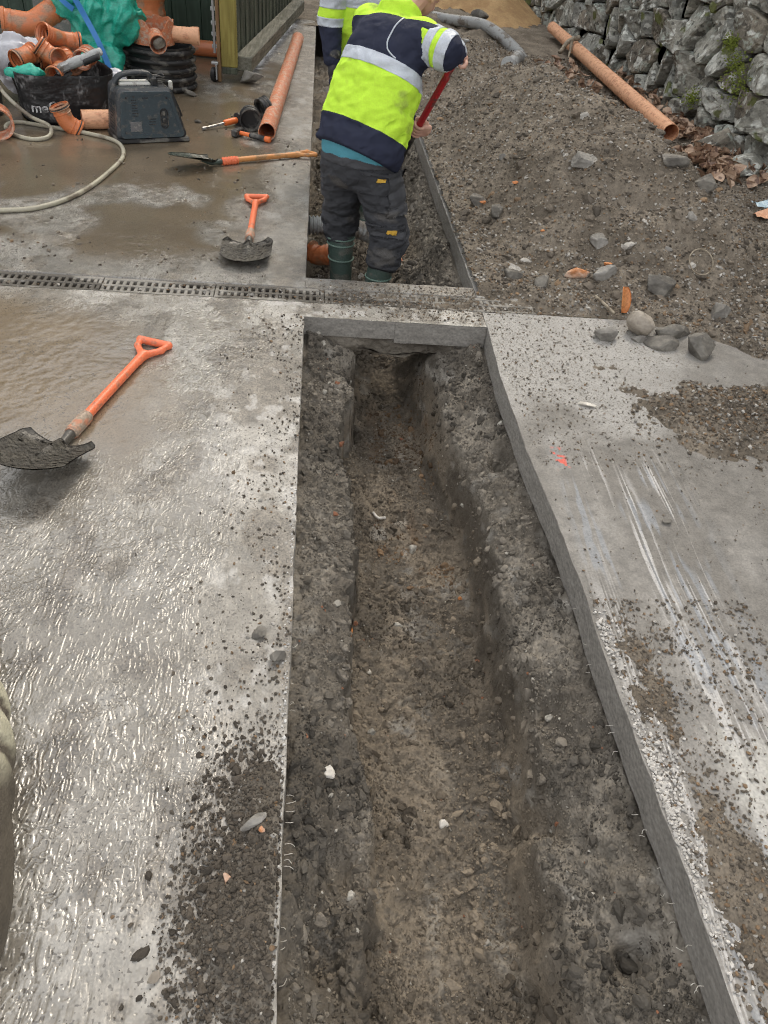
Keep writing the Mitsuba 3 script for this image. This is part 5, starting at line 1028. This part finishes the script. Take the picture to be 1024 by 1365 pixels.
def gripping_hand(c, ax, n, wrist, R=.016, flip=1, r=.0088):
    """a closed hand: four fingers round the bar through c along ax; n points from the bar to the knuckle side"""
    ax = unit(ax); n = unit(A(n) - ax * (A(n) @ ax)); s = np.cross(ax, n) * flip; parts = []; rho = R + r * .95; kn = []
    for i, (ln, rr) in enumerate(((205, .92), (225, 1.0), (215, .97), (185, .84))):
        o = A(c) + ax * (.031 - .0205 * i); pts = []
        for a in np.linspace(-55, ln - 55, 7): pts.append((o + rho * (math.cos(math.radians(a)) * n + math.sin(math.radians(a)) * s), r * rr * (1.08 - .0012 * (a + 55))))
        parts += hull_limb(pts); kn.append(pts[0][0])
    w = A(wrist); heel = A(c) - s * (rho + .030) + n * .012; base = [(k_, .0115) for k_ in kn]
    palm = m3.Manifold.batch_hull([m3.Manifold.sphere(.0115, 14).translate(list(map(float, k_))) for k_ in kn] + [m3.Manifold.sphere(.017, 14).translate(list(map(float, heel + ax * q))) for q in (-.020, .020)])
    parts.append(palm); parts += hull_limb([(heel, .021), (w, .026)])
    th = [A(c) - s * (rho + .018) + ax * .030, A(c) - s * rho * .9 + ax * .047 - n * .008, A(c) - n * rho * .9 + ax * .048 - s * .004, A(c) - n * rho + ax * .040 + s * .014]
    parts += hull_limb(list(zip(th, (.0135, .0115, .0100, .0085)))); return parts
def finish_body(coarse, fine):
    b = m3.Manifold.batch_boolean(coarse, m3.OpType.Add).refine_to_length(.02); h = m3.Manifold.batch_boolean(fine, m3.OpType.Add).refine_to_length(.0045) if fine else None
    if h is not None: b = m3.Manifold.batch_boolean([b, h], m3.OpType.Add)
    m = tm(b); m = trimesh.Trimesh(m.vertices, m.faces, process=True); o = m.vertices.copy(); m = trimesh.smoothing.filter_taubin(m, lamb=.5, nu=.52, iterations=6); bad = ~(np.linalg.norm(m.vertices - o, axis=1) < .006); v = np.array(m.vertices); v[bad] = o[bad]; return trimesh.Trimesh(v, m.faces, process=False)
def head_parts(c, look, up, s=1.0):
    """an adult head with brow, nose, lips, chin and ears round c, facing look"""
    f = unit(look); u = unit(A(up) - f * (A(up) @ f)); l = np.cross(u, f); L = lambda a, b, d: A(c) + s * (f * a + l * b + u * d); S = lambda p, r: m3.Manifold.sphere(r * s, 20).translate(list(map(float, p))); H = m3.Manifold.batch_hull
    out = [H([S(L(-.022, 0, .030), .078), S(L(.022, 0, .028), .070), S(L(0, 0, .01), .074)]), H([S(L(.030, q, -.035), .045) for q in (-.014, .014)] + [S(L(.052, 0, -.078), .022), S(L(.0, 0, .0), .066)]), H([S(L(.084, 0, .012), .009), S(L(.103, 0, -.022), .012)]),
           H([S(L(.094, -.010, -.025), .008), S(L(.094, .010, -.025), .008)]), H([S(L(.077, -.017, -.050), .0075), S(L(.077, .017, -.050), .0075)]), H([S(L(.073, -.014, -.060), .008), S(L(.073, .014, -.060), .008)]), H([S(L(.075, -.03, .024), .011), S(L(.075, .03, .024), .011)])]
    for q in (-1, 1): out += [H([S(L(-.008, q * .075, .018), .012), S(L(-.004, q * .077, -.022), .009), S(L(-.026, q * .082, .016), .009), S(L(-.020, q * .080, -.006), .008)]), H([S(L(.066, q * .032, .006), .012), S(L(.060, q * .034, .004), .012)])]
    return out, f, u, l
def cap_hair(c, f, u, l, s=1.0):
    def fn(p):
        q = p - A(c); a, b, d = q @ f / s, q @ l / s, q @ u / s; e = ellip(np.stack([a + .004, b, d - .030], 1), (0, 0, 0), (.103, .084, .088)) ; e = np.maximum(e, -(d - (-.02 + .55 * np.maximum(a + .02, 0) * 1.2))); return e - .003 * meshkit.noise(p * 140, 5)
    return nets(fn, A(c) - .15, A(c) + .17, .007)

pk = thing('person', 'person in lime and navy jacket bending in the far trench, digging with a red shovel', 'person', 'people working in the trench')
HIP, NECK = A([.222, 3.985, .47]), A([.372, 4.235, 1.01]); TA = unit(NECK - HIP); WA = A([.74, -.62, 0.]); WA = unit(WA - TA * (WA @ TA)); DA = np.cross(TA, WA); RT = np.stack([WA, DA, TA], 1)
SH_R, EL_R, WR_R = A([.490, 4.10, .935]), A([.585, 3.965, .925]), A([.650, 4.095, .900])
SH_L, EL_L, WR_L = A([.255, 4.345, .945]), A([.40, 4.47, .66]), A([.505, 4.40, .49])
def torso(p, grow=0.0):
    d = None
    for t, w, dd, h in ((.0, .226, .180, .14), (.13, .228, .182, .16), (.28, .222, .176, .17), (.42, .205, .160, .15), (.51, .165, .125, .10)):
        e = ellip(p, HIP + TA * t, (w + grow, dd + grow, h), RT); d = e if d is None else smin(d, e, .05)
    return d
def jacket(p):
    d = torso(p); d = smin(d, capsule(p, SH_L, SH_L + (EL_L - SH_L) * .3, .088, .084), .05); d = smin(d, capsule(p, SH_R, (SH_R + EL_R) / 2, .092, .082), .05)
    d = smin(d, ellip(p, NECK + TA * .02 + DA * .02, (.105, .105, .055), RT), .03)
    s = (p - HIP) @ TA; d = d + folds(p, 4, .028, (8, 8, 17)) * (1 - sst(.30, .45, s)) + folds(p, 9, .014, (14, 14, 10)) ; return np.maximum(d, -(s - (-.035 - .028 * ((p - HIP) @ WA) / .2)))
J = nets(jacket, (-.12, 3.68, .36), (.72, 4.66, 1.16), .0085); J = relax(J, 3)
jk = pk + '__jacket'; TB = unit(TA + .12 * WA)
put('jacket', slab_of(J, HIP, TB, None, .085), 'navy_cloth', parent=pk, smooth=True)
put('lime_panel', slab_of(J, HIP, TB, .085, .335), 'lime_cloth', parent=jk, smooth=True)
put('reflective_band', shellify(raised(slab_of(J, HIP, TB, .333, .392), .003), .006), 'reflective', parent=jk, smooth=True)
up_ = slab_of(J, HIP, TB, .390, None); put('yoke', slab_of(up_, HIP, TA, None, .575), 'navy_cloth', parent=jk, smooth=True); put('collar', slab_of(up_, HIP, TA, .575, None), 'lime_cloth', 'lime green collar of the jacket', parent=jk, smooth=True)
def sleeve(p): 
    d = smin(capsule(p, SH_R, EL_R, .088, .074), capsule(p, EL_R, WR_R, .072, .054), .03); return d + folds(p, 21, .012, (16, 16, 16))
SL = relax(nets(sleeve, (.33, 3.82, .76), (.78, 4.27, 1.09), .007), 3); UA = unit(A([.80, -.55, -.18]))
put('sleeve', slab_of(SL, SH_R, UA, .188, None), 'navy_cloth', parent=jk, smooth=True); put('sleeve', slab_of(SL, SH_R, UA, None, -.03), 'navy_cloth', parent=jk, smooth=True); put('shoulder_panel', slab_of(SL, SH_R, UA, -.03, .060), 'lime_cloth', parent=jk, smooth=True)
put('reflective_band', shellify(raised(slab_of(SL, SH_R, UA, .059, .107), .003), .006), 'reflective', parent=jk, smooth=True); put('lime_band', slab_of(SL, SH_R, UA, .105, .142), 'lime_cloth', parent=jk, smooth=True); put('reflective_band', shellify(raised(slab_of(SL, SH_R, UA, .140, .190), .003), .006), 'reflective', parent=jk, smooth=True)
LS = nets(lambda p: smin(capsule(p, SH_L, EL_L, .086, .068), capsule(p, EL_L, WR_L, .066, .050), .03) + folds(p, 23, .012, (16, 16, 16)), (.1, 4.2, .40), (.62, 4.6, 1.08), .009)
put('sleeve', LS, 'navy_cloth', parent=jk, smooth=True)
pp = A([HIP + TA * .575 + WA * .10 - DA * .08, HIP + TA * .53 + WA * .105 - DA * .14, HIP + TA * .46 + WA * .105 - DA * .18, HIP + TA * .41 + WA * .12 - DA * .18, HIP + TA * .385 + WA * .16 - DA * .14]); pp = spline(pp, 26); _, ii = __import__('scipy.spatial', fromlist=['cKDTree']).cKDTree(J.vertices).query(pp); pq = J.vertices[ii] + J.vertex_normals[ii] * .002
for _ in range(4): pq[1:-1] = (pq[:-2] + 2 * pq[1:-1] + pq[2:]) / 4
put('piping', sweep(pq, .0035, 8), 'reflective', parent=jk, smooth=True)
def shirt(p): return np.maximum(torso(p, -.022), np.abs((p - HIP) @ TA + .03) - .075)
put('shirt', nets(shirt, (-.06, 3.72, .33), (.50, 4.25, .60), .011), 'teal_shirt', parent=pk, smooth=True)
KN_R, AN_R, KN_L, AN_L, HP_R, HP_L = A([.412, 3.925, .07]), A([.318, 3.875, -.36]), A([.155, 4.16, .07]), A([.178, 4.09, -.36]), A([.310, 3.945, .38]), A([.150, 4.03, .38])
def trousers(p):
    d = ellip(p, HIP + A([0, 0, -.045]), (.185, .150, .14), RT)
    for hp_, kn_, an_, k in ((HP_R, KN_R, AN_R, .26), (HP_L, KN_L, AN_L, .13)):
        e = smin(capsule(p, hp_, kn_, .110, .084), capsule(p, kn_, kn_ + (an_ - kn_) * k, .086, .082), .03); d = smin(d, e, .03)
    d = d + folds(p, 31, .036, (9, 9, 19)) * sst(.50, .3, p[:, 2]) + folds(p, 33, .008, (30, 30, 30)); return np.maximum(d, p[:, 2] - (.475 + .0 * p[:, 0]))
TR = relax(nets(trousers, (-.06, 3.68, -.22), (.56, 4.32, .53), .0085), 2)
put('trousers', TR, 'trouser_cloth', parent=pk, smooth=True); tk_ = pk + '__trousers'
vw = A([-.05, -.95, .25])
put('belt', shellify(raised(slab_of(TR, (0, 0, .45), (0, 0, 1), -.028, .012), .005), .006), 'pocket_cloth', parent=tk_, smooth=True)
put('pocket', patch(TR, (.415, 3.90, .30), (.75, -.66, .1), (0, 0, 1), .15, .19, .012, .012), 'pocket_cloth', parent=tk_, smooth=30)
put('pocket', patch(TR, (.30, 3.82, .36), (.1, -1, .1), (.1, 0, 1), .15, .10, .006), 'trouser_cloth', parent=tk_, smooth=30)
put('pocket_flap', patch(TR, (.385, 3.84, .125), (.45, -.9, .1), (.1, 0, 1), .17, .055, .010, .010), 'pocket_cloth', parent=tk_, smooth=30)
put('pocket', patch(TR, (.385, 3.83, .01), (.4, -.9, 0), (.1, 0, 1), .16, .15, .006), 'trouser_cloth', parent=tk_, smooth=30)
for c_, n_, w_, h_ in (((.415, 3.90, .395), (.75, -.66, .1), .16, .014), ((.30, 3.82, .405), (.1, -1, .1), .15, .012), ((.385, 3.84, .150), (.45, -.9, .1), .17, .012)): put('seam', patch(TR, c_, n_, (.1, 0, 1), w_, h_, .016, .008), 'trouser_cloth', parent=tk_, smooth=30)
put('tag', patch(TR, (.33, 3.82, .375), (.1, -1, .1), (.15, 0, 1), .042, .016, .012, .006), 'tag_yellow', parent=tk_)
put('tag', patch(TR, (.405, 3.83, .135), (.45, -.9, .1), (.1, 0, 1), .042, .018, .017, .008), 'tag_yellow', parent=tk_)
FD = unit(A([.45, .89, 0]))
def boot(an, kn, nm='wellington_boot', parent=None, mt='boot_green'):
    top = an + (kn - an) * .92; top = an + A([(kn - an)[0], (kn - an)[1], 0]) * .8 + A([0, 0, .36])
    def f(p):
        d = capsule(p, an, top, .054, .074); d = smin(d, capsule(p, an + A([0, 0, -.035]), an + FD * .15 + A([0, 0, -.045]), .050, .045), .05); d = smin(d, capsule(p, an - FD * .03 + A([0, 0, -.04]), an + A([0, 0, -.04]), .045, .048), .03); d = np.maximum(d, -(p[:, 2] - an[2] + .075)); d = np.maximum(d, p[:, 2] - top[2]); return d + .003 * (meshkit.fbm(p * 14, 2, 3) - .5)
    k = put(nm, nets(f, np.minimum(an, top) - [.16, .16, .1], np.maximum(an, top) + [.24, .28, .06], .0085), mt, parent=parent, smooth=True)
    for q in (.93, .84, .62): 
        c = an + (top - an) * q; r = .054 + .020 * q + .003; a = np.linspace(0, 2 * math.pi, 30); put('rib', sweep(np.c_[c[0] + r * np.cos(a), c[1] + r * np.sin(a), c[2] + 0 * a], .0045, 7, caps=False), 'boot_rib', parent=k, smooth=True)
mat('boot_rib', (.13, .20, .17), .5)
boot(AN_R, KN_R, parent=pk); boot(AN_L, KN_L, parent=pk)
# the red shovel he digs with
G0, G1 = A([.655, 4.075, .870]), A([.535, 4.375, .47]); QD = unit(G1 - G0)
sk2 = thing('digging_shovel', 'red handled shovel with black socket held by the bending worker', 'shovel'); M = frame(G0, QD, (0.2, -.3, .3))
put('grip', moved(grip_mesh(.052, .11, .0135), M), 'shovel_red', parent=sk2, smooth=True); put('shaft', moved(sweep([[.12, 0, 0], [.3, 0, 0], [.50, 0, 0]], .0175, 16), M), 'shovel_red', parent=sk2, smooth=40)
put('socket', moved(sweep(spline([[.49, 0, 0], [.62, 0, .0], [.78, 0, .01], [.90, 0, .035]], 16), np.linspace(.0195, .012, 16), 14), M), 'black_steel', parent=sk2, smooth=40); put('blade', moved(blade_mesh(W=.22, x0=.86, rise=10, z0=.015), M), 'black_steel', parent=sk2, smooth=45)
HC = NECK + A([.135, .115, .095]); hp_, hf, hu, hl = head_parts(HC, (.62, .62, -.52), (.45, .2, .75))
core = hull_limb([(HIP, .11), (HIP + TA * .3, .12), (HIP + TA * .5, .085)]) + hull_limb([(NECK - TA * .03, .062), (HC - hf * .02 - hu * .02, .056)]) + hull_limb([(SH_L, .055), (EL_L, .040), (WR_L, .028)]) + hull_limb([(SH_R, .055), (EL_R, .042), (WR_R, .028)]) + hull_limb([(HP_R, .085), (KN_R, .055), (AN_R, .040)]) + hull_limb([(HP_L, .085), (KN_L, .055), (AN_L, .040)]) + hull_limb([(SH_L, .06), (NECK - TA * .07, .07), (SH_R, .06)])
hands = gripping_hand(G0 + A([0, 0, .002]), WA, A([.45, -.25, .8]), WR_R + A([.0, .0, .0]), .0145, 1) + gripping_hand(G0 + QD * .475, -QD, A([.35, -.90, .1]), WR_L, .0185, -1)
put('body', finish_body(core, hands + hp_), 'skin', parent=pk, smooth=True)
put('hair', cap_hair(HC, hf, hu, hl), 'hair', parent=pk, smooth=True)
put('wrist_strap', shellify(raised(nets(lambda p: np.maximum(capsule(p, EL_L, WR_L + unit(WR_L - EL_L) * .03, .046, .036), np.abs((p - WR_L - unit(WR_L - EL_L) * .012) @ unit(WR_L - EL_L)) - .014), WR_L - .08, WR_L + .08, .005), 0), .002), 'glove_black', parent=pk, smooth=True)

# the second worker behind
p2 = thing('person', 'person in lime jacket and dark gloves standing behind the bending worker', 'person', 'people working in the trench')
H2, N2 = A([.285, 5.42, .46]), A([.255, 5.28, 1.05]); T2 = unit(N2 - H2); W2 = unit(A([1, .1, 0])); W2 = unit(W2 - T2 * (W2 @ T2)); D2 = np.cross(T2, W2); R2 = np.stack([W2, D2, T2], 1)
S2L, E2L, Q2L = A([.105, 5.22, 1.02]), A([.070, 5.22, .84]), A([.092, 5.15, .655]); S2R, E2R, Q2R = A([.45, 5.30, 1.02]), A([.52, 5.30, .76]), A([.47, 5.12, .60])
def jacket2(p):
    d = None
    for t, w, dd, h in ((.05, .20, .15, .13), (.2, .205, .15, .16), (.38, .21, .15, .16), (.52, .19, .12, .11)):
        e = ellip(p, H2 + T2 * t, (w, dd, h), R2); d = e if d is None else smin(d, e, .05)
    d = smin(d, capsule(p, S2R, E2R, .08, .066), .05); d = smin(d, capsule(p, E2R, Q2R, .066, .052), .03); d = smin(d, ellip(p, N2, (.1, .1, .06), R2), .03); return np.maximum(d + folds(p, 41, .016), -((p - H2) @ T2 + .03))
J2 = nets(jacket2, (-.04, 5.0, .30), (.68, 5.68, 1.2), .011); j2 = p2 + '__jacket'
put('jacket', slab_of(J2, H2, T2, None, .12), 'navy_cloth', parent=p2, smooth=True); put('lime_panel', slab_of(J2, H2, T2, .12, .50), 'lime_cloth', parent=j2, smooth=True); put('reflective_band', shellify(raised(slab_of(J2, H2, T2, .498, .555), .003), .006), 'reflective', parent=j2, smooth=True); put('yoke', slab_of(J2, H2, T2, .553, None), 'navy_cloth', parent=j2, smooth=True)
def sleeve2(p): return smin(capsule(p, S2L, E2L, .078, .066), capsule(p, E2L, Q2L, .064, .050), .03) + folds(p, 45, .014, (14, 14, 22))
L2 = nets(sleeve2, (-.09, 5.02, .56), (.25, 5.36, 1.14), .008); Z = (0, 0, 1); o0 = (0, 0, 0)
put('sleeve', slab_of(L2, o0, Z, None, .815), 'navy_cloth', parent=j2, smooth=True); put('reflective_band', shellify(raised(slab_of(L2, o0, Z, .813, .857), .003), .006), 'reflective', parent=j2, smooth=True); put('lime_band', slab_of(L2, o0, Z, .855, .905), 'lime_cloth', parent=j2, smooth=True); put('reflective_band', shellify(raised(slab_of(L2, o0, Z, .903, .95), .003), .006), 'reflective', parent=j2, smooth=True); put('sleeve', slab_of(L2, o0, Z, .948, None), 'navy_cloth', parent=j2, smooth=True)
def glove(p, c, d):
    e = ellip(p, c + A([0, -.005, -.045]), (.030, .045, .055)); 
    for q in range(4): b = c + A([-.006, .030 - .021 * q, -.085]); e = smin(e, capsule(p, b, b + A([.018, -.006, -.038 - .006 * (q in (1, 2))]), .0125, .0115), .006); e = np.minimum(e, capsule(p, b + A([.018, -.006, -.04]), b + A([.038, -.008, -.05]), .0118, .010))
    return smin(smin(e, capsule(p, c + A([.01, -.03, -.03]), c + A([.028, -.052, -.075]), .015, .011), .01), capsule(p, c + A([0, 0, .03]), c + A([0, 0, -.01]), .044, .034), .015)
for c in (Q2L, Q2R): put('glove', nets(lambda p: glove(p, c + A([.005, -.005, -.01]), 0), c + A([-.08, -.12, -.2]), c + A([.1, .09, .06]), .005), 'glove_black', parent=p2, smooth=True)
K2R, A2R, K2L, A2L = A([.37, 5.36, .05]), A([.37, 5.45, -.36]), A([.19, 5.38, .05]), A([.18, 5.46, -.36])
def trousers2(p):
    d = ellip(p, H2 + A([0, 0, -.03]), (.185, .145, .14))
    for hx_, kn_, an_ in ((A([.375, 5.42, .40]), K2R, A2R), (A([.195, 5.42, .40]), K2L, A2L)): d = smin(d, smin(capsule(p, hx_, kn_, .105, .080), capsule(p, kn_, kn_ + (an_ - kn_) * .5, .082, .076), .03), .04)
    return np.maximum(d + folds(p, 51, .014, (12, 12, 20)), p[:, 2] - .52)
put('trousers', nets(trousers2, (.0, 5.18, -.26), (.58, 5.66, .56), .011), 'trouser_cloth', parent=p2, smooth=True)
FD = unit(A([.1, -1, 0])); boot(A2R, K2R, parent=p2); boot(A2L, K2L, parent=p2)
HC2 = N2 + A([.0, -.07, .20]); hp2, f2, u2, l2 = head_parts(HC2, (.1, -1, -.35), (0, 0, 1))
core = hull_limb([(H2, .11), (H2 + T2 * .3, .12), (H2 + T2 * .5, .09)]) + hull_limb([(N2 - T2 * .03, .06), (HC2, .056)]) + hull_limb([(S2L, .055), (E2L, .042), (Q2L, .028)]) + hull_limb([(S2R, .055), (E2R, .042), (Q2R, .028)]) + hull_limb([(A([.375, 5.42, .40]), .08), (K2R, .055), (A2R, .04)]) + hull_limb([(A([.195, 5.42, .40]), .08), (K2L, .055), (A2L, .04)]) + hull_limb([(S2L, .06), (N2 - T2 * .07, .07), (S2R, .06)])
put('body', finish_body(core, hp2), 'skin', parent=p2, smooth=True); put('hair', cap_hair(HC2, f2, u2, l2), 'hair', parent=p2, smooth=True)
